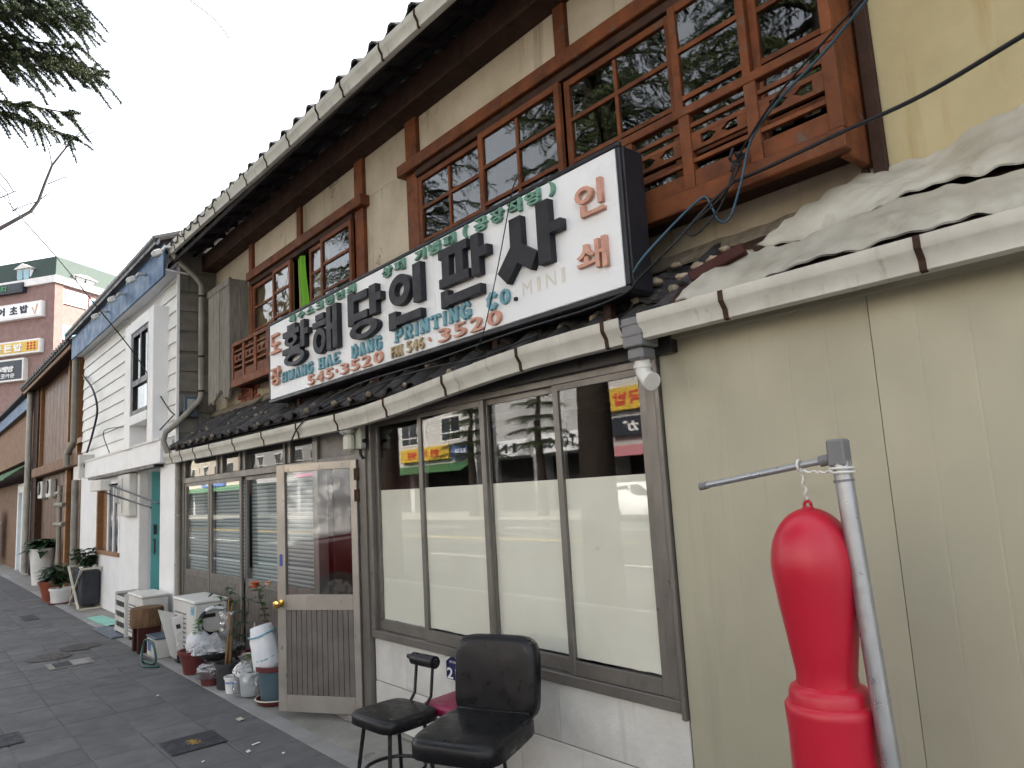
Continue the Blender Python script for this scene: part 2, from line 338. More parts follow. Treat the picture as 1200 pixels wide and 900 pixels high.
K['goldmark'] = mat('worn_gold_mark', (.42,.26,.05), (.12,.09,.05), sc=25, rough=.7, bump=.2)
K['greenhose'] = mat('dark_green_hose', (.02,.075,.06), (.015,.05,.04), rough=.45, bump=0, var=0)
K['mint'] = mat('mint_paint', (.25,.52,.43), (.2,.42,.35), sc=6, rough=.6, bump=.1)
K['bluegrey'] = mat('blue_grey_meter_box', (.085,.11,.14), (.065,.085,.11), rough=.5, bump=.05, var=0)
K['meterbeige'] = mat('beige_meter_case', (.46,.46,.37), (.38,.38,.30), rough=.45, bump=.03, var=0)
K['meterclear'] = mat('cloudy_meter_cover', (.40,.41,.40), (.28,.29,.28), sc=12, rough=.3, bump=.1, var=0)
K['pvc'] = mat('white_pvc', (.66,.65,.61), (.56,.55,.51), rough=.4, bump=.05, streak=((.35,.31,.25), 12, .62), var=.03)
K['greypipe'] = mat('grey_drainpipe', (.36,.34,.29), (.26,.245,.21), rough=.6, bump=.1, streak=((.18,.16,.13), 12, .58))
K['clothdark'] = mat('dark_grey_fabric', (.045,.048,.055), (.032,.034,.04), sc=8, rough=.85, bump=.3)
K['ivory'] = mat('ivory_slat', (.60,.56,.46), (.50,.46,.37), rough=.6, bump=.1)
K['stickerblue'] = mat('blue_sticker', (.04,.10,.36), (.035,.085,.3), rough=.4, bump=0, var=0)
K['skysticker'] = mat('pale_blue_label', (.18,.42,.52), (.15,.36,.45), rough=.4, bump=0, var=0)
K['navy'] = mat('navy_enamel', (.018,.022,.085), (.014,.018,.07), rough=.3, bump=0, var=0)
K['glass'] = glass('shop_glass', (.985,.99,.985), .065, .0)
K['oldglass'] = glass('old_wavy_glass', (.86,.86,.82), .09, .05, 2.5)
K['plainglass'] = glass('transom_glass', (.50,.50,.48), .035, .03, 2., film=((.14,.135,.12), .30))
K['plastic'] = glass('clear_plastic_film', (.90,.92,.93), .22, .8, 18., film=((.6,.63,.66), .14))
def blinds():
    m = bpy.data.materials.new('slatted_blind'); m.use_nodes = True; t = m.node_tree; b = t.nodes['Principled BSDF']; L = t.links
    tc = nd(t, 'ShaderNodeTexCoord'); w = nd(t, 'ShaderNodeTexWave', wave_type='BANDS', bands_direction='Z'); w.inputs['Scale'].default_value = 8.5; w.inputs['Distortion'].default_value = .15
    L.new(tc.outputs['Object'], w.inputs['Vector'])
    r = nd(t, 'ShaderNodeValToRGB'); r.color_ramp.elements[0].position = .12; r.color_ramp.elements[0].color = (.10,.13,.14,1); r.color_ramp.elements[1].position = .3; r.color_ramp.elements[1].color = (.36,.43,.43,1)
    L.new(w.outputs['Fac'], r.inputs[0]); L.new(r.outputs[0], b.inputs['Base Color']); b.inputs['Roughness'].default_value = .7
    bp = nd(t, 'ShaderNodeBump'); bp.inputs['Strength'].default_value = .6; bp.inputs['Distance'].default_value = .01; L.new(w.outputs['Fac'], bp.inputs['Height']); L.new(bp.outputs[0], b.inputs['Normal'])
    return m
K['blind'] = blinds()
def leafmat(name, c, c2):
    m = mat(name, c, c2, sc=1.3, rough=.6, bump=0, var=.1)
    t = m.node_tree; b = t.nodes['Principled BSDF']; b.inputs['Subsurface Weight'].default_value = 0
    return m
K['needle'] = leafmat('cedar_needles', (.075,.095,.040), (.034,.050,.028))

# ------------------------------------------------------------------ lettering
class Frame:
    def __init__(s, O, U, V): s.O = Vector(O); s.U = Vector(U).normalized(); s.V = Vector(V).normalized(); s.N = s.U.cross(s.V)
    def p(s, u, v, n=0): return s.O + s.U*u + s.V*v + s.N*n
def text(body, fr, u0, u1, v0, v1, m, parent, name='letter', depth=.012, bold=.02, base=0.002, fit=True):
    c = bpy.data.curves.new('t', 'FONT'); c.body = body; c.extrude = .5; c.offset = bold; c.resolution_u = 3
    o = bpy.data.objects.new('t', c); COL.objects.link(o)
    me = bpy.data.meshes.new_from_object(o.evaluated_get(bpy.context.evaluated_depsgraph_get()))
    bpy.data.objects.remove(o); bpy.data.curves.remove(c)
    if not len(me.vertices): return None
    xs = [v.co.x for v in me.vertices]; ys = [v.co.y for v in me.vertices]
    x0, x1, y0, y1 = min(xs), max(xs), min(ys), max(ys)
    org = ORG.get(parent.name, Vector((0,0,0))); su = (u1-u0)/(x1-x0); sv = (v1-v0)/(y1-y0)
    if not fit: su = min(su, sv); sv = su
    for v in me.vertices:
        v.co = fr.p(u0+(v.co.x-x0)*su, v0+(v.co.y-y0)*sv, base+(v.co.z+.5)*depth) - org
    me.materials.clear(); me.materials.append(m)
    ob = bpy.data.objects.new(name, me); COL.objects.link(ob); ob.parent = parent; ORG[ob.name] = org
    return ob
def chars(s, fr, u0, u1, v0, v1, m, parent, gap=.12, **kw):
    n = len(s); w = (u1-u0)/n
    for i, ch in enumerate(s):
        if ch == ' ': continue
        a = u0+i*w+w*gap/2; b = a+w*(1-gap)
        if ch in "I.()": a, b = a+(b-a)*.33, b-(b-a)*.33
        text(ch, fr, a, b, v0, v1, m, parent, **kw)
def strokes(st, wu, wv, fr, u0, u1, v0, v1, m, parent, depth, name='letter', base=.001):
    """st: list of ('L', pts) / ('O', cx,cy,rx,ry) in the unit box; wu,wv stroke widths in metres (vertical / horizontal strokes)"""
    b = MB(); k = 0
    def Pt(x, y, n): return fr.p(u0+x*(u1-u0), v0+y*(v1-v0), n)
    for s in st:
        if s[0] == 'O':
            d = depth + k*.0004; k += 1; n = 28; _, cx, cy, rx, ry = s; cu = u0+cx*(u1-u0); cv = v0+cy*(v1-v0); ru = rx*(u1-u0); rv = ry*(v1-v0); vs = []; wr = min(wv, rv*.56); wl = min(wu, ru*.56)
            for i in range(n):
                a = 2*PI*i/n
                for (q, h) in ((1,base),(1,d),(0,d),(0,base)):
                    vs.append(fr.p(cu+math.cos(a)*(ru-(0 if q else wl)), cv+math.sin(a)*(rv-(0 if q else wr)), h))
            fs = []
            for i in range(n):
                j = (i+1) % n
                for q in range(3): fs.append((i*4+q, j*4+q, j*4+q+1, i*4+q+1))
            b.add(vs, fs); continue
        pts = [(u0+x*(u1-u0), v0+y*(v1-v0)) for x, y in s[1]]
        for (a, c) in zip(pts, pts[1:]):
            d = depth + k*.0004; k += 1
            dx, dy = c[0]-a[0], c[1]-a[1]; L = math.hypot(dx, dy) or 1; dx /= L; dy /= L
            w = wu*abs(dy) + wv*abs(dx); ex = w*.5 if len(pts) > 2 else 0
            nx, ny = -dy*w/2, dx*w/2
            e0 = ex if a != pts[0] else 0; e1 = ex if c != pts[-1] else 0
            q = [(a[0]-dx*e0+nx, a[1]-dy*e0+ny), (a[0]-dx*e0-nx, a[1]-dy*e0-ny), (c[0]+dx*e1-nx, c[1]+dy*e1-ny), (c[0]+dx*e1+nx, c[1]+dy*e1+ny)]
            b.prism(q, lambda p: fr.p(p[0], p[1], base), lambda p, d=d: fr.p(p[0], p[1], d))
    return b.build(name, m, parent, bev=min(.002, depth*.1))

# ================================================================== SETTING
MB().box(-400, 400, -400, 400, -.5, -.2).build('ground', K['asphalt'])['kind'] = 'structure'
rd = MB().box(-160, 120, -20.5, -4.35, -.2, -.12).build('road', K['asphalt']); rd['kind'] = 'structure'
def mark(x0, x1, y0, y1, m, nm='road_marking'): return MB().box(x0, x1, y0, y1, -.119, -.116).build(nm, m, rd)
for yy in (-12.3, -12.55): mark(-160, 120, yy-.06, yy+.06, K['yroadpaint'], 'centre_line')
for k in range(-20, 12):
    for yy in (-8.6, -16.3): mark(k*6, k*6+3, yy-.06, yy+.06, K['roadpaint'], 'lane_dash')
mark(-160, 120, -4.95, -4.85, K['roadpaint'], 'edge_line')
op = MB().box(-160, 120, -26, -20.5, -.2, 0).build('far_pavement', K['concrete']); op['kind'] = 'structure'
pv = MB().box(-40, 16, -4.2, -.53, -.2, -.008).build('pavement', K['joint']); pv['kind'] = 'structure'
for k in range(-27, 11):
    MB().box(k*1.5, k*1.5+1.49, -4.35, -4.2, -.2, random.uniform(-.002, .002)).build('kerb_stone', K['kerb'], pv, bev=.012)
apron = MB().box(-40, 16, -.40, 3.0, -.2, -.004).build('concrete_apron', K['concrete']); apron['kind'] = 'structure'
for k in range(-27, 11):
    MB().box(k*1.5, k*1.5+1.495, -.53, -.40, -.19, random.uniform(-.002, .003)).build('edging_stone', K['kerb'], apron, bev=.004)
sb = MB().box(-.1825, .1825, -.1825, .1825, -.03, 0); slabs = []
for i in range(4):
    s_ = MB().box(-.1815, .1815, -.1815, .1815, -.03, 0).build('paving_slab', K['slab'], pv, local=True, bev=.004); slabs.append(s_.data); bpy.data.objects.remove(s_)
extra = MB(); nslab = 0
for r in range(10):
    yc = -.53-.1855-.371*r
    for c in range(-106, 43):
        xc = -.1+.185+.366*c
        if r < 7 and -11.9 < xc < 2.6:
            M = Matrix.Translation((xc, yc, random.uniform(-.002, .0025))) @ Matrix.Rotation(random.uniform(-.004,.004), 4, 'X') @ Matrix.Rotation(random.uniform(-.004,.004), 4, 'Y')
            M = M @ Matrix.Diagonal((.994, 1, 1, 1)); M.translation -= ORG[pv.name]
            inst(random.choice(slabs), 'paving_slab', pv, M); nslab += 1
        else:
            h = random.uniform(-.002, .002); extra.box(xc-.1795, xc+.1795, yc-.182, yc+.182, -.03, h)
extra.build('outlying_slabs', K['slab'], pv, fixn=False)['kind'] = 'stuff'

# ================================================================== SHOPHOUSE
SH = empty('shophouse', (-.9, 1.5, 0), label='old two-storey shophouse with red timber windows and dark tiled roof, printing shop below', cat='building')
XL, XR, WY = -4.75, 3.72, .42
def part(mb, name, m, par=None, **kw): return mb.build(name, K[m], par or SH, **kw)
# upper wall: plaster panels between members (each panel its own piece), core behind
def plaster(x0, x1, z0, z1): part(MB().box(x0, x1, WY, WY+.05, z0, z1), 'plaster_panel', 'plaster', bev=.003)
for x0, x1 in ((-4.75,-3.45),(-3.36,-2.11),(-2.0,-.83),(-.66,.06),(.24,1.86),(1.97,3.72)): plaster(x0, x1, 4.29, 4.86)
plaster(-.66, .06, 2.6, 4.29); plaster(-4.75, -3.40, 2.6, 4.29)
for x0, x1 in ((-3.40,-.83),(.24,3.72)): plaster(x0, x1, 2.55, 2.98)
# exposed brick below the shutter box
for i in range(3):
    for j in range(4):
        part(MB().box(-3.9+i*.2+(j%2)*.1, -3.72+i*.2+(j%2)*.1, WY-.02, WY+.02, 2.72+j*.065, 2.775+j*.065), 'brick', 'terracotta', bev=.004, jit=.004)
def post(x0, x1, z0=2.6, z1=4.85, y0=.385): part(MB().box(x0, x1, y0, WY+.03, z0, z1), 'post', 'redwood', bev=.004)
post(-.82, -.665); post(.07, .235); post(-3.47, -3.37)
for x0, x1 in ((-2.105,-2.005), (1.865,1.965)): post(x0, x1, 4.31, 4.85, .39)
part(MB().box(-3.40, -.60, .325, WY+.02, 4.205, 4.305), 'lintel_beam', 'redwood', bev=.006)
part(MB().box(.02, 3.70, .325, WY+.02, 4.205, 4.305), 'lintel_beam', 'redwood', bev=.006)
part(MB().box(-3.36, -.84, .36, WY+.02, 4.145, 4.203), 'window_head', 'oldwood', bev=.004)
part(MB().box(.24, 3.62, .36, WY+.02, 4.145, 4.203), 'window_head', 'oldwood', bev=.004)
part(MB().box(-4.80, 5.9, .24, WY+.02, 4.68, 4.90), 'wall_purlin', 'oldwood', bev=.01)

def sash(x0, x1, nv=2, zs=(3.60, 3.87, 4.14), y=.375, pane='oldglass', back=None, zbot=3.03, shut=False):
    e = MB(); fw = .045; zt = zs[-1]
    e.box(x0, x0+fw, y, y+.035, zbot, zt); e.box(x1-fw, x1, y, y+.035, zbot, zt)
    e.box(x0+fw, x1-fw, y+.001, y+.034, zt-fw, zt); e.box(x0+fw, x1-fw, y+.001, y+.034, zbot, zbot+.07)
    o = part(e, 'window_sash', 'redwood', bev=.003)
    zz = [zbot+.07, 3.28, 3.60, 3.87, zt-fw]
    for z in zz[1:-1]: MB().box(x0+fw, x1-fw, y+.004, y+.03, z-.013, z+.013).build('muntin', K['redwood'], o)
    n = nv; iw = (x1-x0-2*fw)/n
    for i in range(1, n): 
        xm = x0+fw+i*iw
        for a, b_ in zip(zz, zz[1:]): MB().box(xm-.012, xm+.012, y+.005, y+.029, a+.0135, b_-.0135).build('muntin', K['redwood'], o)
    for i in range(n):
        for a, b_ in zip(zz, zz[1:]):
            xa = x0+fw+i*iw+(.012 if i else 0); xb = x0+fw+(i+1)*iw-(.012 if i < n-1 else 0); t = random.uniform(-.0025,.0025); t2 = random.uniform(-.004,.004)
            q = MB().add([(xa,y+.016+t,a+.0135),(xb,y+.016-t,a+.0135),(xb,y+.016-t+t2,b_-.0135),(xa,y+.016+t+t2,b_-.0135),(xa,y+.019+t,a+.0135),(xb,y+.019-t,a+.0135),(xb,y+.019-t+t2,b_-.0135),(xa,y+.019+t+t2,b_-.0135)],
                         [(0,1,2,3),(4,7,6,5),(0,4,5,1),(1,5,6,2),(2,6,7,3),(3,7,4,0)])
            q.build('pane', K[pane], o)
    if back: MB().box(x0+.02, x1-.02, y+.05, y+.055, zbot+.02, zt-.02).build('shade_sheet', K[back], o)
    return o
# window group A (left) and B (right)
sash(-3.34, -2.70, 1, y=.385, pane='oldglass', back='frost'); sash(-2.66, -2.18, 1, y=.345, back='frost')
sash(-1.80, -1.44, 1, y=.385, back='frost'); sash(-1.46, -.83, 1, y=.345)
sash(.245, 1.075, 2, y=.385); sash(1.085, 1.915, 2, y=.345); sash(1.925, 2.755, 2, y=.385); sash(2.765, 3.205, 1, y=.345); sash(3.20, 3.61, 1, y=.385)
# limp green cloth in the open gap
part(MB().sheet(lambda u, v: (-2.06+.20*u*(1-.25*v)+.03*math.sin(v*5), .40+.02*math.sin(u*9), 3.2+v*.93), 8, 12, .003, (0,1,0)), 'curtain', 'greencloth', smooth='all')
part(MB().sheet(lambda u, v: (-2.13+.06*u, .42+.012*math.sin(u*7+v*3), 3.2+v*.93), 4, 8, .003, (0,1,0)), 'curtain_edge', 'frost', smooth='all')
# dark rooms upstairs
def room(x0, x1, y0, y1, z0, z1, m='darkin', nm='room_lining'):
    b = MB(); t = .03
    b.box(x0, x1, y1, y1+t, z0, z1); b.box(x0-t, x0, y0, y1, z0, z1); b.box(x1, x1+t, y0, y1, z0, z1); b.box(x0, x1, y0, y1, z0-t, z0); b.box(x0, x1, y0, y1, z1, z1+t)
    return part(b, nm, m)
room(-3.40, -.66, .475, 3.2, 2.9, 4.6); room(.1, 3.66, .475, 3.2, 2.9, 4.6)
part(MB().box(1.78, 1.83, .56, .58, 3.85, 4.13), 'paper_strip', 'signface')
part(MB().box(2.7, 3.4, 1.1, 1.7, 2.95, 3.22), 'storage_box', 'frost'); part(MB().box(1.2, 1.9, 1.3, 1.8, 2.95, 3.5), 'storage_box', 'oldwood')

def railing(x0, x1, posts, y=.15):
    o = part(MB().box(x0, x1, y, y+.05, 3.385, 3.43), 'railing', 'redwood', bev=.004)
    def r(mb, nm, **kw): return mb.build(nm, K['redwood'], o, **kw)
    r(MB().box(x0, x1, y-.005, y+.06, 2.915, 3.008), 'railing_beam', bev=.005)
    ps = list(posts)
    for p in ps: r(MB().box(p-.03, p+.03, y+.002, y+.048, 3.009, 3.384), 'railing_post', bev=.003)
    for a, b_ in zip(ps, ps[1:]):
        a += .0305; b_ -= .0305; c = (a+b_)/2
        r(MB().box(a, b_, y+.012, y+.036, 3.315, 3.335), 'railing_rod'); r(MB().box(a, b_, y+.012, y+.036, 3.135, 3.155), 'railing_rod')
        # carved board with a slot either side
        q = MB(); q.box(a, b_, y+.012, y+.034, 3.262, 3.285); q.box(a, b_, y+.012, y+.034, 3.195, 3.215); q.box(a, a+.05, y+.013, y+.033, 3.215, 3.262); q.box(b_-.05, b_, y+.013, y+.033, 3.215, 3.262)
        q.add([(c-.05,y+.013,3.216),(c+.05,y+.013,3.216),(c+.012,y+.013,3.2385),(c+.05,y+.013,3.261),(c-.05,y+.013,3.261),(c-.012,y+.013,3.2385)] + [(c-.05,y+.033,3.216),(c+.05,y+.033,3.216),(c+.012,y+.033,3.2385),(c+.05,y+.033,3.261),(c-.05,y+.033,3.261),(c-.012,y+.033,3.2385)],
              [(0,1,2,5),(5,2,3,4),(6,11,8,7),(11,10,9,8),(0,6,7,1),(1,7,8,2),(2,8,9,3),(3,9,10,4),(4,10,11,5),(5,11,6,0)])
        r(q, 'carved_board')
        r(MB().box(a, b_, y+.012, y+.038, 3.012, 3.095), 'apron_board', bev=.003)
    return o
railing(-3.40, -.70, [-3.37+.345*i for i in range(8)])
railing(.15, 3.685, [3.655-.36*i for i in range(10)][::-1])
# bay end boards and floor
part(MB().box(3.635, 3.675, .205, WY+.05, 2.90, 4.204), 'bay_side_board', 'redwood', bev=.004)
part(MB().box(3.640, 3.685, .150, .198, 3.431, 4.204), 'bay_corner_post', 'redwood', bev=.004)
part(MB().box(.16, 3.62, .22, WY-.002, 2.955, 2.995), 'bay_floor', 'oldwood'); part(MB().box(-3.39, -.72, .22, WY-.002, 2.955, 2.995), 'bay_floor', 'oldwood')
part(MB().box(-3.39, -3.36, .205, WY, 2.92, 3.44), 'railing_return', 'redwood'); 
# shutter box
sbx = part(MB().box(-4.35, -3.60, .225, WY-.005, 2.98, 4.28), 'shutter_box', 'greywood')
w = .75/7
for i in range(7):
    x0 = -4.36+i*w; zb = 2.86+random.uniform(-.02,.03) + (.10 if i in (4,) else 0) + (.05 if i == 3 else 0)
    n = 5; lo = [(x0+.003+(w-.008)*k/n, zb+random.uniform(-.03,.03)) for k in range(n+1)]
    poly = lo + [(x0+w-.005, 4.20), (x0+.003, 4.20)]; yy = .195+random.uniform(-.004,.004)
    MB().prism(poly, lambda p, yy=yy: (p[0], yy, p[1]), lambda p: (p[0], .2245, p[1])).build('plank', K['greywood'], sbx)
MB().box(-4.37, -3.58, .185, .224, 4.20, 4.29).build('top_rail', K['greywood'], sbx, bev=.004)
MB().box(-3.599, -3.575, .19, WY-.006, 2.94, 4.198).build('side_board', K['greywood'], sbx, bev=.003)

# ---- upper roof: soffit, rafters, gutter, tiles
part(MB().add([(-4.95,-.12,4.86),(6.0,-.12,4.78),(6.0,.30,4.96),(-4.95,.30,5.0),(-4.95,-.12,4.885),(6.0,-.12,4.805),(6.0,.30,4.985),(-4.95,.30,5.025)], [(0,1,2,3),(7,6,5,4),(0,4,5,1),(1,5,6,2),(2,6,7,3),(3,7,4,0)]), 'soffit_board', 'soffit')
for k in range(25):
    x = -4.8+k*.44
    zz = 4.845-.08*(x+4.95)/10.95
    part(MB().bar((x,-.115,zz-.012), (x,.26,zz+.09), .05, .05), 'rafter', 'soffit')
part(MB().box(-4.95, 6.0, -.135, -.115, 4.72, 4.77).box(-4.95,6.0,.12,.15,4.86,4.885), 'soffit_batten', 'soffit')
def gut_poly(y, z, h=.125, d=.10):
    d = min(d, .085)
    out = [(y+d, z+h*.9), (y+d-.002, z+.03), (y+d-.02, z), (y+.040, z), (y+.026, z+.006), (y+.022, z+h*.36), (y+.002, z+h*.60), (y-.002, z+h*.66), (y-.003, z+h)]
    inn = [(p[0]+(.004 if i > 4 else (-.004 if i < 3 else 0)), p[1]+(.004 if 1 <= i <= 4 else 0)) for i, p in enumerate(out)]
    return out + inn[::-1]
def gutter(x0, x1, y, zf, name, par, straps, h=.125, seg=24, m='gutter'):
    o = MB().extx(gut_poly(y, 0, h), x0, x1, seg, zf).build(name, K[m], par, smooth=True)
    pr = gut_poly(y, 0, h)[3:9]
    for x in straps:
        b = MB(); dz = zf(x)
        for (a, c) in zip(pr, pr[1:]):
            b.add([(x-.011,a[0]-.004,a[1]+dz-.001),(x+.011,a[0]-.004,a[1]+dz-.001),(x+.011,c[0]-.004,c[1]+dz+.001),(x-.011,c[0]-.004,c[1]+dz+.001),(x-.011,a[0]-.0005,a[1]+dz),(x+.011,a[0]-.0005,a[1]+dz),(x+.011,c[0]-.0005,c[1]+dz),(x-.011,c[0]-.0005,c[1]+dz)],
                  [(0,1,2,3),(7,6,5,4),(0,4,5,1),(2,6,7,3),(1,5,6,2),(0,3,7,4)])
        b.build('gutter_strap', K['rust'], o)
    return o
eavez = lambda x: 4.835-.020*(x+4.76)+.008*math.sin(x*1.3)
gutter(-4.78, 6.0, -.20, eavez, 'eave_gutter', SH, [-4.55+.52*i+random.uniform(-.06,.06) for i in range(20)])
# pantiles
def pantile(w=.27, l=.31):
    n = 7; vs = []; fs = []
    def h(s): return -.020*math.sin(PI*s/.58) if s < .58 else .034*math.sin(PI*(s-.58)/.42)
    for j, y in enumerate((0, l)):
        for i in range(n+1):
            s = i/n; vs.append((s*w*1.04, y, h(s)+.012*(1-j)))
    for j, y in enumerate((0, l)):
        for i in range(n+1):
            s = i/n; vs.append((s*w*1.04, y, h(s)+.012*(1-j)-.017))
    a = 0; b_ = n+1; c = 2*(n+1); d = 3*(n+1)
    for i in range(n):
        fs += [(a+i,a+i+1,b_+i+1,b_+i), (c+i,d+i,d+i+1,c+i+1), (a+i,c+i,c+i+1,a+i+1), (b_+i,b_+i+1,d+i+1,d+i)]
    fs += [(a,b_,d,c), (a+n,c+n,d+n,b_+n)]
    o = MB().add(vs, fs).build('t', K['rtile'], None, local=True, smooth=True); me = o.data; bpy.data.objects.remove(o); return me
TILE = pantile()
rf = part(MB().add([(-4.95,-.10,4.93),(6.0,-.10,4.85),(6.0,3.4,6.6),(-4.95,3.4,6.68),(-4.95,-.10,4.95),(6.0,-.10,4.87),(6.0,3.4,6.62),(-4.95,3.4,6.70)], [(0,1,2,3),(7,6,5,4),(0,4,5,1),(1,5,6,2),(2,6,7,3),(3,7,4,0)]), 'roof', 'soffit')
part(MB().box(-4.75, 5.9, 3.4, 6.8, 2.5, 5.0), 'rear_block', 'plaster')
part(MB().add([(-4.95,6.9,4.95),(6.0,6.9,4.87),(6.0,3.41,6.6),(-4.95,3.41,6.68),(-4.95,6.9,4.99),(6.0,6.9,4.91),(6.0,3.41,6.64),(-4.95,3.41,6.72)], [(0,3,2,1),(7,4,5,6),(0,1,5,4),(1,2,6,5),(2,3,7,6),(3,0,4,7)]), 'rear_roof', 'rtile')
SL = math.atan2(1.75, 3.5)
def tileM(x, y, z, sl, j=.012):
    return Matrix.Translation(Vector((x, y, z))) @ Matrix.Rotation(random.uniform(-j,j), 4, 'Z') @ Matrix.Rotation(random.uniform(-j,j), 4, 'Y') @ Matrix.Rotation(sl+random.uniform(-j,j), 4, 'X')
more = MB(); tv = [v.co.copy() for v in TILE.vertices]; tf = [tuple(p.vertices) for p in TILE.polygons]
for r in range(14):
    for c in range(41):
        x = -4.98+c*.268; d = r*.265-.16; y = -.04+d*math.cos(SL)-.02; z = 4.975+d*math.sin(SL)-.0073*(x+4.95)
        M = tileM(x, y, z, SL, .015)
        if r == 0:
            M.translation -= ORG[SH.name]; inst(TILE, 'roof_tile', rf, M)
        else: more.add([M @ v for v in tv], tf)
more.build('upper_roof_tiles', K['rtile'], rf, smooth=True, fixn=False)['kind'] = 'stuff'
# eave-end ornament stones at the gable corner
for (x, y, z, s) in ((-4.72,.02,5.12,.10), (-4.93,-.08,5.02,.09), (-4.98,.10,5.04,.12), (-4.6,.10,5.13,.07)):
    part(MB().obox((x,y,z), (s*1.6,s*2,s*1.2), Matrix.Rotation(.5,3,'X') @ Matrix.Rotation(random.uniform(-.5,.5),3,'Z')), 'verge_tile', 'rtile', bev=.02)
part(MB().tube([(-4.95,.0,5.10),(-4.95,3.4,6.82)], .07, 10), 'verge_ridge', 'rtile', smooth=True)
part(MB().tube([(-5.0,3.4,6.80),(6.0,3.4,6.72)], .11, 10), 'ridge', 'rtile', smooth=True)
# gable wall
part(MB().prism([(.45,4.86),(3.4,4.86),(3.4,6.5)], lambda p: (-4.75,p[0],p[1]), lambda p: (-4.68,p[0],p[1])), 'gable_wall', 'plaster')

# ---- lower pent roof
PSL = math.atan2(.40, .55)
zr = lambda y: 2.375+(y+.13)*math.tan(PSL)
prf = part(MB().add([(-4.75,-.13,2.30),(3.9,-.13,2.30),(3.9,WY-.002,zr(WY)-.07),(-4.75,WY-.002,zr(WY)-.07),(-4.75,-.13,2.33),(3.9,-.13,2.33),(3.9,WY-.002,zr(WY)-.045),(-4.75,WY-.002,zr(WY)-.045)], [(0,1,2,3),(7,6,5,4),(0,4,5,1),(1,5,6,2),(2,6,7,3),(3,7,4,0)]), 'pent_roof', 'soffit')
def lowz(x):
    t = min(1, max(0, (x+.1)/2.5)); return 2.118+.130*t*t*(3-2*t)+.012*max(0, (-x-2.5)/2)
for r in range(3):
    for c in range(33):
        x = -4.78+c*.258+(r%2)*.01; d = r*.225-.055
        y = -.11+d*math.cos(PSL); z = zr(y)-.02+r*.004+ (.03 if x > 2.5 else 0)
        if x > 2.95: continue
        M = tileM(x, y, z-.015, PSL, .05); M.translation -= ORG[SH.name]
        inst(TILE, 'roof_tile', prf, M @ Matrix.Diagonal((.98, .95, 1.05, 1)))
def lump(c, r, nm, m, par, sq=(1,1,1)):
    b = MB(); n = 8; sd_ = random.random()*50
    for i in range(6):
        th = PI*i/5
        for j in range(n):
            ph = 2*PI*j/n; d = Vector((math.sin(th)*math.cos(ph)*sq[0], math.sin(th)*math.sin(ph)*sq[1], math.cos(th)*sq[2]))
            b.v.append(tuple(Vector(c)+d*r*(1+.35*noise.noise(d*1.7+Vector((sd_,0,0))))))
    for i in range(5):
        for j in range(n): b.f.append((i*n+j, i*n+(j+1)%n, (i+1)*n+(j+1)%n, (i+1)*n+j))
    return b.build(nm, K[m], par, smooth='all')
for c in range(33):      # mortar plugs under the tile rolls
    x = -4.78+c*.258+.205
    for r in range(3):
        if x > 3.35 or random.random() < .25: continue
        d = r*.225-.05; y = -.13+d*math.cos(PSL)
        lump((x+random.uniform(-.02,.02), y, zr(y)-.005+(.03 if x > 2.5 else 0)), random.uniform(.018,.034), 'mortar_plug', 'mortar', prf, (1,.8,.8))
for (px, py) in ((913,272),(850,292),(877,297),(792,311),(817,313),(770,331),(800,325),(835,305)):
    r_ = wray(px, py); O_ = Vector((0,-.13,zr(-.13)+.04)); N_ = Vector((0,-math.tan(PSL),1)); P_ = CAMPOS+r_*((O_-CAMPOS).dot(N_)/r_.dot(N_))
    lump(P_, random.uniform(.022,.034), 'mortar_plug', 'mortarpale', prf, (1.3,1.,.7))
part(MB().sheet(lambda u, v: (-4.75+8.4*u, WY-.09+.08*v, zr(WY)-.06+.09*v+.015*noise.noise(Vector((u*60,v*3,0)))), 90, 3, .01, (0,0,1)), 'flashing', 'mortar', smooth='all')
gutter(-4.72, 2.74, -.22, lowz, 'lower_gutter', SH, [-4.45,-4.05,-3.55,-3.0,-2.3,-1.55,-.8,-.1,.62,1.32,2.02,2.64], h=.125)
# gutter outlet box and elbow
part(MB().box(2.755, 2.865, -.225, -.10, 2.225, 2.36), 'gutter_outlet', 'greyplastic', bev=.006); part(MB().box(2.765, 2.855, -.215, -.11, 2.165, 2.224), 'outlet_funnel', 'greyplastic', bev=.012)
for z in (2.275, 2.325): part(MB().box(2.752, 2.868, -.229, -.096, z, z+.008), 'outlet_band', 'greyplastic')
part(MB().tube([(2.81,-.16,2.18),(2.81,-.16,2.135),(2.815,-.163,2.11),(2.835,-.17,2.085),(2.865,-.18,2.065)], .036, 14), 'pipe_elbow', 'pvc', smooth=True); part(MB().tube([(2.81,-.16,2.15),(2.81,-.16,2.132)], .042, 14), 'elbow_collar', 'pvc', smooth=True); part(MB().tube([(2.852,-.175,2.072),(2.875,-.183,2.060)], .042, 14), 'elbow_socket', 'pvc', smooth=True)
# left drain pipe
part(MB().tube([(-4.66,-.15,4.83),(-4.66,-.10,4.76),(-4.64,.13,4.55),(-4.62,.19,4.45),(-4.62,.19,2.98),(-4.63,.15,2.90),(-4.66,-.10,2.62),(-4.72,-.2,2.53),(-4.74,-.22,2.42),(-4.70,-.18,2.28),(-4.69,-.08,2.2),(-4.68,-.055,2.1),(-4.68,-.055,0.05)], .034, 10), 'drain_pipe', 'greypipe', smooth=True)
for z in (4.3, 3.5, 3.05): part(MB().tube([(-4.62,.19,z-.012),(-4.62,.19,z+.012)], .039, 10), 'pipe_clip', 'rust')
for z in (1.95, 1.5, .9): part(MB().tube([(-4.68,-.055,z-.012),(-4.68,-.055,z+.012)], .039, 10), 'pipe_clip', 'greypipe')

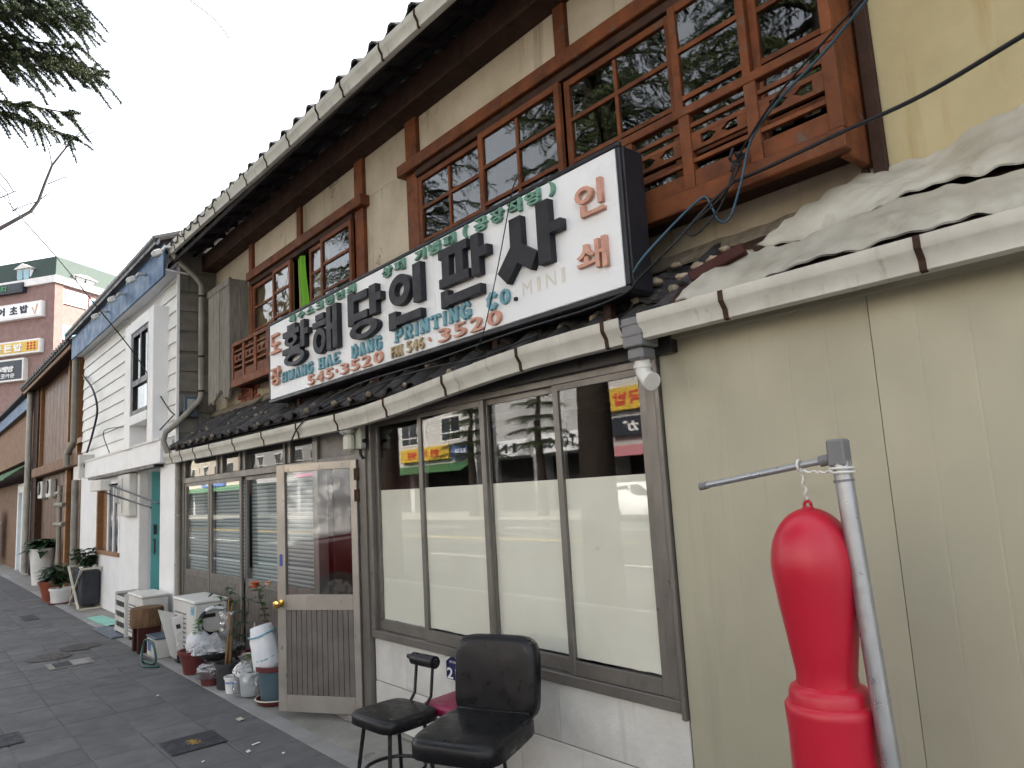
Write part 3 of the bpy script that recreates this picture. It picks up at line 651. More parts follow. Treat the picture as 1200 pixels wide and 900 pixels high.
# ---- ground floor shopfront
part(MB().box(-4.75, 2.9, -.06, .10, 2.20, 2.31), 'front_beam', 'darkframe', bev=.004)
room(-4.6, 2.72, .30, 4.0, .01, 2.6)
part(MB().box(-4.68, -4.56, -.03, .1, 0, 2.2), 'end_post', 'alu', bev=.004)
# --- left glazed screen
scr = part(MB().box(-4.56, -.86, -.03, .04, 1.88, 1.945), 'left_screen', 'alu', bev=.004)
def sp(mb, nm, m='alu', **kw): return mb.build(nm, K[m], scr, **kw)
sp(MB().box(-4.56, -.86, -.028, .04, 2.165, 2.2), 'head_rail'); sp(MB().box(-4.56, -.86, -.028, .06, 0, .05), 'sill_rail')
for x in (-4.54, -3.36, -3.20, -2.66, -2.52, -1.52, -1.40, -.90): sp(MB().box(x-.022, x+.022, -.026, .036, 1.946, 2.164), 'transom_post', bev=.003)
for a, b_ in ((-4.51,-3.39),(-3.17,-2.69),(-2.49,-1.55),(-1.37,-.93)): sp(MB().box(a, b_, .0, .005, 1.95, 2.16), 'transom_pane', 'plainglass')
sp(MB().box(-3.34, -3.22, -.005, .03, 1.95, 2.16), 'transom_fill', 'kick'); sp(MB().box(-2.64, -2.54, -.005, .03, 1.95, 2.16), 'transom_fill', 'kick'); sp(MB().box(-1.5,-1.42,-.005,.03,1.95,2.16), 'transom_fill', 'kick')
for i, (x0, x1) in enumerate(((-4.54,-3.62),(-3.60,-2.62),(-2.60,-1.70),(-1.68,-.88))):
    y0 = (-.022 if i % 2 else .008)
    if i == 0: y0 = -.022
    for xx in ((x0, x0+.055), (x1-.055, x1)): sp(MB().box(xx[0], xx[1], y0, y0+.028, .05, 1.879), 'sliding_stile', bev=.003)
    for z0, z1 in ((1.84,1.878),(.79,.86),(.051,.13)): sp(MB().box(x0+.0555, x1-.0555, y0+.001, y0+.027, z0, z1), 'sliding_rail')
    k = MB(); n = 22; ww = (x1-x0-.11)/n
    for j in range(n): k.box(x0+.0555+j*ww, x0+.0555+(j+.8)*ww, y0+.004, y0+.022, .13, .79)
    k.box(x0+.055, x1-.055, y0+.018, y0+.024, .1295, .7905)
    sp(k, 'ribbed_panel', 'kick')
    sp(MB().box(x0+.0555, x1-.0555, y0+.010, y0+.014, .86, 1.84), 'pane', 'glass')
    sp(MB().box(x0+.03, x1-.03, y0+.06, y0+.07, .80, 1.86), 'blind', 'blind')
# --- right shop window
win = part(MB().box(.02, 2.76, -.03, .05, .605, .66), 'shop_window', 'alu', bev=.004)
def wp(mb, nm, m='alu', **kw): return mb.build(nm, K[m], win, **kw)
wp(MB().box(.02, .075, -.028, .05, .661, 2.2), 'side_jamb', bev=.003); wp(MB().box(2.70, 2.76, -.028, .05, .661, 2.2), 'side_jamb', bev=.003)
wp(MB().box(2.762, 2.785, -.034, .0, .58, 2.2), 'edge_trim', bev=.003)
wp(MB().box(.076, 2.699, -.028, .05, 2.165, 2.199), 'head_rail')
edges = [.076, .735, 1.43, 2.08, 2.699]
for i in range(4):
    x0, x1 = edges[i], edges[i+1]; y0 = -.02 if i % 2 else .008
    x0 -= .02 if i else 0; x1 += .02 if i < 3 else 0
    for xx in ((x0, x0+.042), (x1-.042, x1)): wp(MB().box(xx[0], xx[1], y0, y0+.026, .661, 2.164), 'sash_stile', bev=.003)
    wp(MB().box(x0+.0425, x1-.0425, y0+.001, y0+.025, .662, .735), 'sash_rail', bev=.002); wp(MB().box(x0+.0425, x1-.0425, y0+.001, y0+.025, 2.13, 2.163), 'sash_rail')
    wp(MB().box(x0+.0425, x1-.0425, y0+.010, y0+.0135, .735, 2.13), 'pane', 'glass')
    sd_ = random.random()*9
    zlo = .735+(.012 if i else 0)
    wp(MB().sheet(lambda u, v: (x0+.03+(x1-x0-.06)*u, y0+.020+.0035*noise.noise(Vector((u*3+sd_,v*5,0)))+.002, zlo+.003*noise.noise(Vector((u*8+sd_,9,0)))*(1-v)+v*(1.657+(.006*(i-1.5)*u*.4)-zlo)), 14, 22, .001, (0,1,0)), 'paper_sheet', 'paper', smooth='all')
# base wall below the window: painted slab courses
for z0, z1 in ((.012,.30),(.306,.600)):
    for x0, x1 in ((.03,.80),(.803,1.62),(1.623,2.78)) if z0 < .1 else ((.03,.45),(.453,1.95),(1.953,2.78)):
        part(MB().box(x0, x1, -.008+random.uniform(-.002,.002), .07, z0, z1), 'base_slab', 'whitewall', bev=.004)
part(MB().box(.03, 2.78, .0, .06, 0, .604), 'base_backing', 'concrete')
part(MB().box(.0, 2.80, -.045, .0, -.004, .02), 'base_plinth', 'concrete', bev=.006)
crack = [(1.94,.60),(1.955,.55),(1.945,.47),(1.965,.40),(1.96,.34),(1.975,.305)]
# door frame
part(MB().box(-.865, -.80, -.04, .05, 0, 2.2), 'door_post', 'alu', bev=.004); part(MB().box(-.085, .018, -.045, .05, 0, 2.2), 'door_post', 'alu', bev=.004)
part(MB().box(-.799, -.086, -.035, .05, 1.90, 1.945), 'door_head', 'alu', bev=.003)
part(MB().box(-.799, -.086, -.01, .03, 1.946, 2.2), 'door_fanlight', 'kick')
part(MB().box(-.80, -.09, .55, .60, 0, 2.1), 'inner_screen', 'maroon'); part(MB().box(-.82,-.79,.1,.55,0,2.1), 'inner_return', 'maroon')
part(MB().box(-.80, -.09, -.12, .1, -.004, .045), 'door_step', 'concrete', bev=.01)
# open door leaf (hinged right)
DOOR = empty('door', (-.095, -.045, .05)); DOOR.parent = SH; DOOR.location = Vector((-.095,-.045,.05))-ORG[SH.name]; DOOR.rotation_euler = (0,0,rad(31)); ORG[DOOR.name] = Vector((0,0,0))
def dp(mb, nm, m='alulight', **kw): return mb.build(nm, K[m], DOOR, local=True, **kw)
W_, H_ = .72, 1.85
dp(MB().box(-W_, -W_+.075, -.02, .02, 0, H_), 'stile', bev=.003); dp(MB().box(-.055, 0, -.02, .02, 0, H_), 'stile', bev=.003)
dp(MB().box(-W_+.0755, -.0555, -.019, .019, H_-.06, H_-.001), 'top_rail', bev=.002); dp(MB().box(-W_+.0755, -.0555, -.019, .019, .74, .85), 'middle_rail', bev=.002); dp(MB().box(-W_+.0755, -.0555, -.019, .019, .001, .12), 'bottom_rail', bev=.002)
k = MB(); n = 13; ww = (W_-.131)/n
for j in range(n): k.box(-W_+.0757+j*ww, -W_+.0757+(j+.87)*ww, -.012, .012, .12, .74)
k.box(-W_+.0756, -.0557, -.003, .003, .1205, .7395)
dp(k, 'ribbed_panel', 'kick')
dp(MB().box(-W_+.075, -.0555, -.003, .003, .85, H_-.06), 'glass_pane', 'glass')
kn = dp(MB().lathe([(0,0),(.027,0),(.027,.006),(.012,.010),(.012,.03),(.028,.042),(.033,.055),(.028,.068),(.012,.073),(0,.073)], (0,0,0), 18), 'doorknob', 'brass', smooth=True)
kn.matrix_local = Matrix.Translation((-W_+.036,-.0205,.79)) @ Matrix.Rotation(rad(90),4,'X')
dp(MB().box(-W_+.025, -W_+.05, -.0225, -.0205, 1.07, 1.16), 'sticker', 'stickerblue')
for z in (1.74, 1.58): dp(MB().tube([(.012,-.012,z-.045),(.012,-.012,z+.045)], .010, 8).box(-.02,.01,-.0225,-.0205,z-.045,z+.045), 'hinge', 'rust')
for xx in (-.32, -.12):
    for z in (1.807, 1.825): dp(MB().lathe([(0,0),(.005,0),(.005,.003),(0,.003)], (xx,-.0225,z), 8), 'screw', 'rust')

# ================================================================== ANNEX WITH BEIGE PANELS
AN = empty('panel_clad_annex', (5.2, 1.5, 0), label='beige metal panel wall with yellowed upper wall and rusty gutter straps beside the printing shop', cat='building')
def ap(mb, nm, m, par=None, **kw): return mb.build(nm, K[m], par or AN, **kw)
px_ = [2.79, 3.752, 4.72, 5.69, 6.66, 7.6]
for i, (a, b_) in enumerate(zip(px_, px_[1:])):
    n = 6; pts = []
    for k in range(n):
        xa = a+.0015+(b_-a-.003)*k/n; xb = a+.0015+(b_-a-.003)*(k+1)/n
        pts += [(xa, -.012), (xb-.012, -.012), (xb-.006, -.0110)]
    pts[-1] = (b_-.0015, -.012); pts[-2] = (b_-.004, -.012)
    poly = pts + [(b_-.0015, .05), (a+.0015, .05)]
    ap(MB().prism(poly, lambda p: (p[0], p[1], .0), lambda p: (p[0], p[1], 2.36)), 'wall_panel', 'panel')
ap(MB().box(2.79, 7.6, .0, .06, 0, 2.36), 'panel_backing', 'darkframe')
ap(MB().box(3.73, 7.6, WY-.01, WY+.06, 2.4, 6.0), 'upper_wall', 'yellowwall')
ap(MB().box(3.69, 3.745, WY-.05, WY-.015, 2.84, 4.9), 'wall_batten', 'oldwood', bev=.004)
ap(MB().box(3.635, 3.66, WY-.03, WY+.04, 2.80, 2.895), 'bracket_stub', 'rust'); 
ap(MB().box(7.52, 7.6, .06, 6.8, 0, 5.0), 'side_wall', 'yellowwall'); ap(MB().box(2.9, 7.6, 6.7, 6.8, 0, 5.0), 'rear_wall', 'yellowwall'); ap(MB().box(3.73,7.6,.48,6.7,4.9,5.0), 'flat_roof', 'concrete')
gutter(2.86, 7.6, -.235, lambda x: 2.249+.002*math.sin(x*3), 'annex_gutter', AN, [3.29, 4.02, 4.75, 5.5], h=.115, seg=2)
ap(MB().box(2.86, 7.6, -.05, .0, 2.26, 2.35), 'gutter_board', 'panel')
ap(MB().add([(2.9,-.13,2.40),(7.6,-.13,2.40),(7.6,WY-.012,2.78),(2.9,WY-.012,2.78),(2.9,-.13,2.38),(7.6,-.13,2.38),(7.6,WY-.012,2.76),(2.9,WY-.012,2.76)], [(3,2,1,0),(4,5,6,7),(0,1,5,4),(1,2,6,5),(2,3,7,6),(3,0,4,7)]), 'annex_roof_deck', 'oldwood')
# crumpled sheets lying on the annex roof
def crumple(x0f, x1, fz, y0, y1, seed, amp, th=.006):
    def fn(u, v):
        xa = x0f(v); x = xa+(x1-xa)*u; y = y0+(y1-y0)*v
        return (x, y, fz(x, v)+amp*noise.noise(Vector((x*2.4+seed, v*1.6, seed)))+amp*.8*abs(noise.noise(Vector((x*4.2+v*2.5, v*1.8+seed, 3))))+amp*.25*noise.noise(Vector((x*11+v*6, v*5, seed)))+.008*math.sin(x*62+v*3)*(.5+.5*noise.noise(Vector((x*1.7, v*2, seed+4)))))
    return MB().sheet(fn, 260, 14, th)
def tsheet(b, nm, m, lab, cat, g=None): return tag(b.build(nm, K[m], smooth='all'), lab, cat, g)
tsheet(crumple(lambda v: 3.24+.42*v, 7.2, lambda x, v: 2.60+.24*v+.04*min(1,(x-3.2)/1.)*(.5+v)+.03*max(0,min(1,x-3.9))*v, .14, .40, 3, .06), 'metal_sheet', 'tin', 'large crumpled pale metal sheet pushed up against the yellow wall', 'metal sheet')
tsheet(crumple(lambda v: 3.33+.1*v, 7.2, lambda x, v: 2.505+.09*v+.015*math.sin(x*5.2+1.2), .05, .19, 9, .02), 'gap_shade_strip', 'gapshade', 'black strip standing in for shade in the gap between pale metal sheets', 'shade strip')  # black strip stands in for shade in the gaps under the sheet edges
tsheet(crumple(lambda v: 3.02+.12*v, 7.2, lambda x, v: 2.384+.215*v+.012*math.sin(x*7)+.01*math.sin(x*3.1), -.165, .11, 5, .034), 'metal_sheet', 'tin', 'narrow buckled pale metal sheet lying along the gutter', 'metal sheet')
tag(MB().obox((3.13,.02,2.56),(.26,.06,.05),Matrix.Rotation(.3,3,'Z') @ Matrix.Rotation(-.32,3,'Y')).build('brick', K['maroon'], bev=.006), 'dark red brick lying on the roof tiles beside pale sheet', 'brick')

# ================================================================== SHOP SIGN
SG = empty('shop_sign', (.57, -.02, 2.42), label='long white shop signboard with raised black lettering in a black frame', cat='sign')
def sgp(mb, nm, m, **kw): return mb.build(nm, K[m], SG, **kw)
sgp(MB().box(-1.60, 2.74, -.10, .075, 2.515, 3.26), 'sign_box', 'signblack', bev=.018)
for (x0, x1) in ((-1.575, 1.14), (1.143, 2.715)): sgp(MB().box(x0, x1, -.120, -.099, 2.545, 3.235), 'face_panel', 'signface', bev=.003)
for b_ in (((-1.605,2.745),(3.236,3.264)), ((-1.605,2.745),(2.511,2.544))): sgp(MB().box(b_[0][0], b_[0][1], -.124, -.095, b_[1][0], b_[1][1]), 'frame_strip', 'signblack', bev=.006)
sgp(MB().box(-1.605,-1.577,-.1235,-.095,2.5445,3.2355), 'frame_strip', 'signblack', bev=.006); sgp(MB().box(2.717,2.745,-.1235,-.095,2.5445,3.2355), 'frame_strip', 'signblack', bev=.006)
for x in (-1.2, .2, 1.6, 2.5): sgp(MB().box(x-.025, x+.025, -.02, .02, 2.40, 2.52), 'support_foot', 'rust'); sgp(MB().bar((x,.06,3.1),(x,.40,3.0),.03,.03), 'support_stay', 'rust')
FS = Frame((0, -.120, 0), (1,0,0), (0,0,1))
HG = {
 '황': [('L',[(.20,.955),(.52,.955)]),('L',[(.02,.82),(.66,.82)]),('O',.34,.635,.25,.145),('L',[(.34,.52),(.34,.41)]),('L',[(.0,.395),(.70,.395)]),('L',[(.80,1),(.80,.36)]),('L',[(.80,.70),(1.0,.70)]),('O',.47,.17,.40,.18)],
 '해': [('L',[(.12,.86),(.46,.86)]),('L',[(.0,.70),(.56,.70)]),('O',.27,.30,.26,.30),('L',[(.66,1),(.66,.0)]),('L',[(.90,1),(.90,.0)]),('L',[(.66,.52),(.90,.52)])],
 '당': [('L',[(.60,.90),(.08,.90),(.08,.48),(.60,.48)]),('L',[(.76,1),(.76,.40)]),('L',[(.76,.72),(1.0,.72)]),('O',.46,.18,.43,.19)],
 '인': [('O',.33,.64,.33,.30),('L',[(.86,1),(.86,.28)]),('L',[(.09,.26),(.09,.06),(.95,.06)])],
 '판': [('L',[(.0,.92),(.60,.92)]),('L',[(.0,.40),(.62,.40)]),('L',[(.15,.92),(.15,.40)]),('L',[(.44,.92),(.44,.40)]),('L',[(.76,1),(.76,.30)]),('L',[(.76,.66),(1.0,.66)]),('L',[(.11,.25),(.11,.06),(.84,.06)])],
 '사': [('L',[(.31,.95),(.31,.42)]),('L',[(.33,.46),(.06,.07)]),('L',[(.32,.40),(.58,.16)]),('L',[(.74,1),(.74,.06)]),('L',[(.74,.55),(1.0,.55)])],
}
for ch, x0, x1, z0, z1 in (('황',-1.19,-.66,2.765,3.125),('해',-.575,-.13,2.775,3.128),('당',.05,.535,2.765,3.13),('인',.645,1.06,2.768,3.13),('판',1.255,1.755,2.77,3.13),('사',1.84,2.36,2.765,3.128)):
    wu = .098 if ch in '사인당' else .078; wv = .060 if ch in '사인당판' else .05
    strokes(HG[ch], wu, wv, FS, x0, x1, z0, z1, K['letblack'], SG, .045)
chars('특수스크린인쇄', FS, -1.12, .14, 3.158, 3.222, K['letgreen'], SG, gap=.30, depth=.022, bold=.034)
chars('상패', FS, .50, .84, 3.145, 3.222, K['letgreen'], SG, gap=.25, depth=.022, bold=.034)
chars('기념패', FS, .93, 1.43, 3.145, 3.222, K['letgreen'], SG, gap=.25, depth=.022, bold=.034)
chars('(공장직영)', FS, 1.44, 2.36, 3.145, 3.224, K['letgreen'], SG, gap=.22, depth=.022, bold=.034)
text('도', FS, -1.52, -1.30, 2.95, 3.13, K['letpink'], SG, depth=.025, bold=.018); text('장', FS, -1.52, -1.30, 2.655, 2.825, K['letpink'], SG, depth=.025, bold=.018)
text('인', FS, 2.45, 2.64, 2.95, 3.118, K['letpink'], SG, depth=.025, bold=.018); text('쇄', FS, 2.435, 2.635, 2.665, 2.82, K['letpink'], SG, depth=.025, bold=.018)
def serif(s, u0, u1, v0, v1, m, wu=.024, wv=.014, gap=.02, depth=.02):
    S = lambda x, y, w=.20: ('L', [(x-w, y), (x+w, y)])
    G = {'H':[('L',[(.22,0),(.22,1)]),('L',[(.78,0),(.78,1)]),('L',[(.22,.5),(.78,.5)]),S(.22,.06),S(.22,.94),S(.78,.06),S(.78,.94)],
     'W':[('L',[(.12,1),(.33,0)]),('L',[(.33,0),(.5,.8)]),('L',[(.5,.8),(.69,0)]),('L',[(.69,0),(.88,1)]),S(.14,.94,.13),S(.86,.94,.13)],
     'A':[('L',[(.18,0),(.5,1)]),('L',[(.5,1),(.82,0)]),('L',[(.3,.32),(.7,.32)]),S(.17,.06,.16),S(.83,.06,.16)],
     'N':[('L',[(.2,0),(.2,1)]),('L',[(.8,0),(.8,1)]),('L',[(.2,1),(.8,0)]),S(.2,.06,.17),S(.18,.94,.15),S(.8,.94,.17)],
     'G':[('L',[(.85,.74),(.68,.93),(.35,.93),(.15,.7),(.15,.3),(.35,.07),(.68,.07),(.82,.25)]),('L',[(.82,.05),(.82,.45)]),S(.74,.45,.2)],
     'E':[('L',[(.22,0),(.22,1)]),('L',[(.1,.94),(.85,.94)]),('L',[(.22,.5),(.7,.5)]),('L',[(.1,.06),(.85,.06)]),('L',[(.84,.94),(.84,.76)]),('L',[(.84,.06),(.84,.25)])],
     'D':[('L',[(.22,0),(.22,1)]),('L',[(.08,.94),(.6,.94),(.85,.68),(.85,.32),(.6,.06),(.08,.06)])],
     'P':[('L',[(.24,0),(.24,1)]),('L',[(.08,.94),(.65,.94),(.85,.82),(.85,.6),(.65,.47),(.24,.47)]),S(.24,.06)],
     'R':[('L',[(.22,0),(.22,1)]),('L',[(.08,.94),(.62,.94),(.8,.82),(.8,.62),(.62,.5),(.22,.5)]),('L',[(.5,.5),(.85,0)]),S(.22,.06,.17),S(.86,.06,.12)],
     'I':[('L',[(.5,0),(.5,1)]),S(.5,.06,.28),S(.5,.94,.28)],
     'T':[('L',[(.5,0),(.5,1)]),('L',[(.08,.94),(.92,.94)]),S(.5,.06),('L',[(.1,.94),(.1,.72)]),('L',[(.9,.94),(.9,.72)])],
     'C':[('L',[(.85,.74),(.66,.93),(.36,.93),(.15,.7),(.15,.3),(.36,.07),(.66,.07),(.85,.27)])],
     'O':[('O',.5,.5,.44,.5)]}
    n = len(s); wt = [.55 if c == 'I' else 1.15 if c == 'W' else 1 for c in s]; tot = sum(wt); u = u0
    for c, w in zip(s, wt):
        cw = (u1-u0)*w/tot
        strokes(G[c], wu, wv, FS, u+gap*.5, u+cw-gap*.5, v0, v1, m, SG, depth); u += cw
serif('HWANG', -1.285, -.63, 2.66, 2.745, K['letblue']); serif('HAE', -.55, -.15, 2.658, 2.748, K['letblue']); serif('DANG', .015, .49, 2.656, 2.746, K['letblue'])
serif('PRINTING', .64, 1.545, 2.656, 2.746, K['letblue']); serif('CO', 1.68, 1.905, 2.655, 2.744, K['letblue'])
sgp(MB().box(1.925, 1.945, -.135, -.1195, 2.656, 2.675), 'full_stop', 'letblack')
for s_, a, b_, m in (('545',-.77,-.265,'letpink'),('3520',-.18,.51,'letpink'),('FAX',.605,.75,'lettan'),('546',.795,1.02,'lettan'),('3520',1.16,1.83,'letpink')):
    chars(s_, FS, a, b_, 2.556, 2.640 if m != 'lettan' else 2.634, K[m], SG, gap=.26 if s_ != 'FAX' else .06, depth=.018, bold=.012)
for x in (-.235, 1.07): sgp(MB().prism([(x-.01,2.60),(x+.012,2.585),(x+.018,2.60),(x+.0,2.62)], lambda p: (p[0],-.1195,p[1]), lambda p: (p[0],-.136,p[1])), 'tick_mark', 'letpink')
chars('MINI', FS, 1.98, 2.36, 2.665, 2.745, K['ghost'], SG, gap=.2, depth=.0008, bold=0, base=.0006)
for x in (-1.5,-.6,.4,1.14,1.9,2.68):
    for z in (2.56, 3.222): sgp(MB().lathe([(.006,0),(.006,.004),(0,.004)], (0,0,0), 8), 'rivet', 'rust').matrix_local = Matrix.Translation(Vector((x,-.1205,z))-ORG[SG.name]) @ Matrix.Rotation(rad(90),4,'X')

# ================================================================== METERS, CABLES, NUMBER PLATE
EM = empty('electricity_meter', (-.03, -.1, 1.95), label='beige electricity meter with cloudy cover above the open door', cat='meter')
MB().box(-.09, .06, -.10, -.046, 1.97, 2.24).build('case', K['meterbeige'], EM, bev=.01)
MB().box(-.15, .02, -.17, -.101, 2.09, 2.235).build('cover', K['meterclear'], EM, bev=.02); MB().box(-.11, .0, -.16, -.101, 1.96, 2.088).build('terminal_cover', K['meterbeige'], EM, bev=.018)
MB().tube([(.055,-.07,2.03),(.085,-.07,2.03)], .015, 10).build('plug', K['cable'], EM)
MB().tube([(-.0,-.07,1.975),(.01,-.07,1.93),(.03,-.06,1.9)], .012, 8).build('cable_gland', K['cable'], EM)
BB = empty('meter_box', (-4.72, .05, 2.75), label='blue grey meter box on the grey siding by the drain pipe', cat='meter box')
MB().box(-4.745, -4.67, .00, .17, 2.72, 2.99).build('box', K['bluegrey'], BB, bev=.008); MB().box(-4.669, -4.664, .04, .13, 2.80, 2.95).build('window', K['meterclear'], BB)
def cable(pts, r, nm, m, lab, n=6, cat='cable'):
    P = [Vector(p) for p in pts]; out = []
    for i in range(len(P)-1):
        p0, p1, p2, p3 = P[max(i-1,0)], P[i], P[i+1], P[min(i+2,len(P)-1)]
        for k in range(8):
            t = k/8; out.append(.5*((2*p1)+(p2-p0)*t+(2*p0-5*p1+4*p2-p3)*t*t+(3*p1-p0-3*p2+p3)*t**3))
    out.append(P[-1]); return tag(MB().tube(out, r, n).build(nm, K[m], smooth='all'), lab, cat)
q = lambda px, py, Y: onY(px, py, Y)
far = lambda a, b, k: a+(a-b)*k
cable([far(q(1210,35,-.3), q(1080,112,-.15), k) for k in (8,5,3,2,1)]+[q(1210,35,-.3), q(1080,112,-.15), q(980,158,0.0), q(900,196,.08), q(862,212,.12)], .008, 'power_cable', 'cable', 'thick black cable running from upper right to the red timber bay')
cable([q(862,212,.12), q(835,235,.02), q(790,285,-.14), q(750,325,-.16), q(735,342,-.15), q(690,362,-.17), q(600,390,-.17), q(500,425,-.17), q(420,450,-.18), q(375,475,-.2), q(350,500,-.24), q(341,518,-.25)], .0065, 'power_cable', 'cable', 'black cable hanging along the bottom of the white signboard')
cable([far(q(1015,-5,-.2), q(960,55,-.1), k) for k in (12,7,4,2,1)]+[q(1015,-5,-.2), q(960,55,-.1), q(905,120,0), q(868,178,.1), q(864,190,.12)], .005, 'drop_wire', 'cable', 'thin black wire dropping from above to the tangle on the bay')
cable([far(q(1020,-5,-.2), q(965,62,-.1), k) for k in (12,7,4,2,1)]+[q(1020,-5,-.2), q(965,62,-.1), q(912,118,.0), q(880,165,.08), q(868,215,.1), q(855,255,.1), q(842,258,.1), q(832,238,.12), q(822,232,.13), q(790,262,.0), q(755,300,-.14), q(742,320,-.15)], .006, 'drop_wire', 'bluecable', 'thin blue wire looping below the red timber bay')
cable([q(862,190,.12), q(845,240,.1), q(815,275,.0), q(805,268,.0), q(820,255,.05), q(850,225,.1), q(868,190,.12)], .005, 'wire_tangle', 'cable', 'tangle of black wire tied to the red bay')
for (px, py) in ((868,188),(856,182),(866,178),(875,190)):
    pass
b = MB()
for i in range(9):
    c = q(862+random.uniform(-8,10), 187+random.uniform(-8,8), .12); d = Vector((random.uniform(-.05,.05), random.uniform(-.01,.01), random.uniform(-.03,.03))); b.tube([c-d, c+d], .007, 6)
tag(b.build('wire_joint', K['cable']), 'bundle of taped wire joints on the red bay rail', 'wire joint')
cable([q(611,203,-.13), q(603,215,-.16), q(598,235,-.175), q(582,320,-.18), q(566,392,-.18), q(558,408,-.17)], .0035, 'sign_wire', 'cable', 'thin black wire hanging down across the white sign face')
cable([q(630,392,-.15), q(560,420,-.16), q(500,432,-.17), q(440,452,-.17), q(380,480,-.18), q(352,490,-.2)], .006, 'power_cable', 'cable', 'second black cable sagging on the tiles under the signboard')
cable([(-4.72,.0,2.80), (-4.9,-.1,2.82), q(160,418,-.3), q(110,355,-1.0), q(65,300,-1.2), q(0,225,-1.6), q(-60,150,-1.9)], .008, 'overhead_wire', 'cable', 'overhead wire crossing in front of the white house to the meter box')
NP = empty('number_plate', (1.02, -.03, .45), label='navy house number plate with white border reading 21', cat='number plate')
pl = [(.94,.46),(1.10,.46),(1.10,.575),(1.02,.62),(.94,.575)]
MB().prism(pl, lambda p: (p[0],-.012,p[1]), lambda p: (p[0],-.018,p[1])).build('plate_border', K['inkw'], NP)
MB().prism([(1.02+(a-1.02)*.93, .53+(b_-.53)*.93) for a, b_ in pl], lambda p: (p[0],-.0185,p[1]), lambda p: (p[0],-.020,p[1])).build('plate', K['navy'], NP)
FN = Frame((0,-.020,0),(1,0,0),(0,0,1)); text('21', FN, .955, 1.06, .47, .535, K['inkw'], NP, depth=.001, bold=.02, base=.0006); text('중앙대로', FN, .985, 1.06, .565, .58, K['inkw'], NP, depth=.001, bold=0, base=.0006)

# ================================================================== WHITE CLAPBOARD HOUSE
WH = empty('white_house', (-7.9, 2, 0), label='white clapboard house with blue eave fascia and narrow dark upper window', cat='building')
def wp_(mb, nm, m, par=None, **kw): return mb.build(nm, K[m], par or WH, **kw)
wp_(MB().box(-11.05, -4.80, -.03, .06, 2.3, 4.75), 'upper_wall', 'white')
for i in range(11):
    z = 2.50+i*.205
    for x0, x1 in ((-11.05,-7.45),(-5.55,-4.79)):
        wp_(MB().add([(x0,-.062,z),(x1,-.062,z),(x1,-.031,z),(x0,-.031,z),(x0,-.040,z+.2),(x1,-.040,z+.2),(x1,-.031,z+.2),(x0,-.031,z+.2)], [(0,3,2,1),(4,5,6,7),(0,1,5,4),(1,2,6,5),(2,3,7,6),(3,0,4,7)]), 'clapboard', 'clap')
wp_(MB().box(-4.80, -4.77, -.05, .45, 2.2, 4.95), 'side_wall', 'graysiding')
for i in range(9):
    z = 2.5+i*.265
    wp_(MB().add([(-4.752,-.045,z+.03),(-4.752,.44,z+.03),(-4.769,.44,z+.03),(-4.769,-.045,z+.03),(-4.760,-.045,z+.255),(-4.760,.44,z+.255),(-4.769,.44,z+.255),(-4.769,-.045,z+.255)], [(0,3,2,1),(4,5,6,7),(0,1,5,4),(1,2,6,5),(2,3,7,6),(3,0,4,7)]), 'siding_board', 'graysiding')
wp_(MB().box(-4.79, -4.745, -.072, -.04, 2.3, 4.75), 'corner_trim', 'white')
# window surround
sx = lambda px, y=-.24: onY(px, 440, y).x
xa, xb, xc, xd = sx(146), sx(152.5), sx(173), sx(179)
zt_, zb_ = onY(160,390,-.2).z, onY(160,487,-.2).z
wp_(MB().box(xa, xb, -.24, -.03, 2.45, zt_+.16), 'window_pilaster', 'white', bev=.006); wp_(MB().box(xc, xd, -.24, -.03, 2.45, zt_+.16), 'window_pilaster', 'white', bev=.006)
wp_(MB().box(xb+.001, xc-.001, -.238, -.03, zt_, zt_+.16), 'window_head', 'white'); wp_(MB().box(xb+.001, xc-.001, -.25, -.03, zb_-.13, zb_), 'window_sill', 'white', bev=.005)
wd = wp_(MB().box(xb+.002, xb+.09, -.225, -.15, zb_, zt_), 'window', 'darkframe')
for bx_ in ((xc-.09,xc-.002,zb_,zt_),(xb+.09,xc-.09,zt_-.07,zt_),(xb+.09,xc-.09,zb_,zb_+.07),(xb+.09,xc-.09,zb_+.42,zb_+.50)): MB().box(bx_[0],bx_[1],-.224,-.15,bx_[2],bx_[3]).build('frame', K['darkframe'], wd)
MB().box((xb+xc)/2-.03,(xb+xc)/2+.03,-.22,-.15,zb_+.5,zt_-.07).build('frame', K['darkframe'], wd)
MB().box(xb+.09, xc-.09, -.19, -.185, zb_+.50, zt_-.07).build('pane', K['glass'], wd); MB().box(xb+.09, xc-.09, -.19, -.185, zb_+.07, zb_+.42).build('pane', K['glass'], wd)
MB().box(xb+.09, xc-.3, -.14, -.132, zb_+.07, zt_-.07).build('blind', K['darkframe'], wd); MB().box(xc-.5, xc-.09, -.16, -.155, zb_+.07, zb_+.42).build('curtain', K['acwhite'], wd)
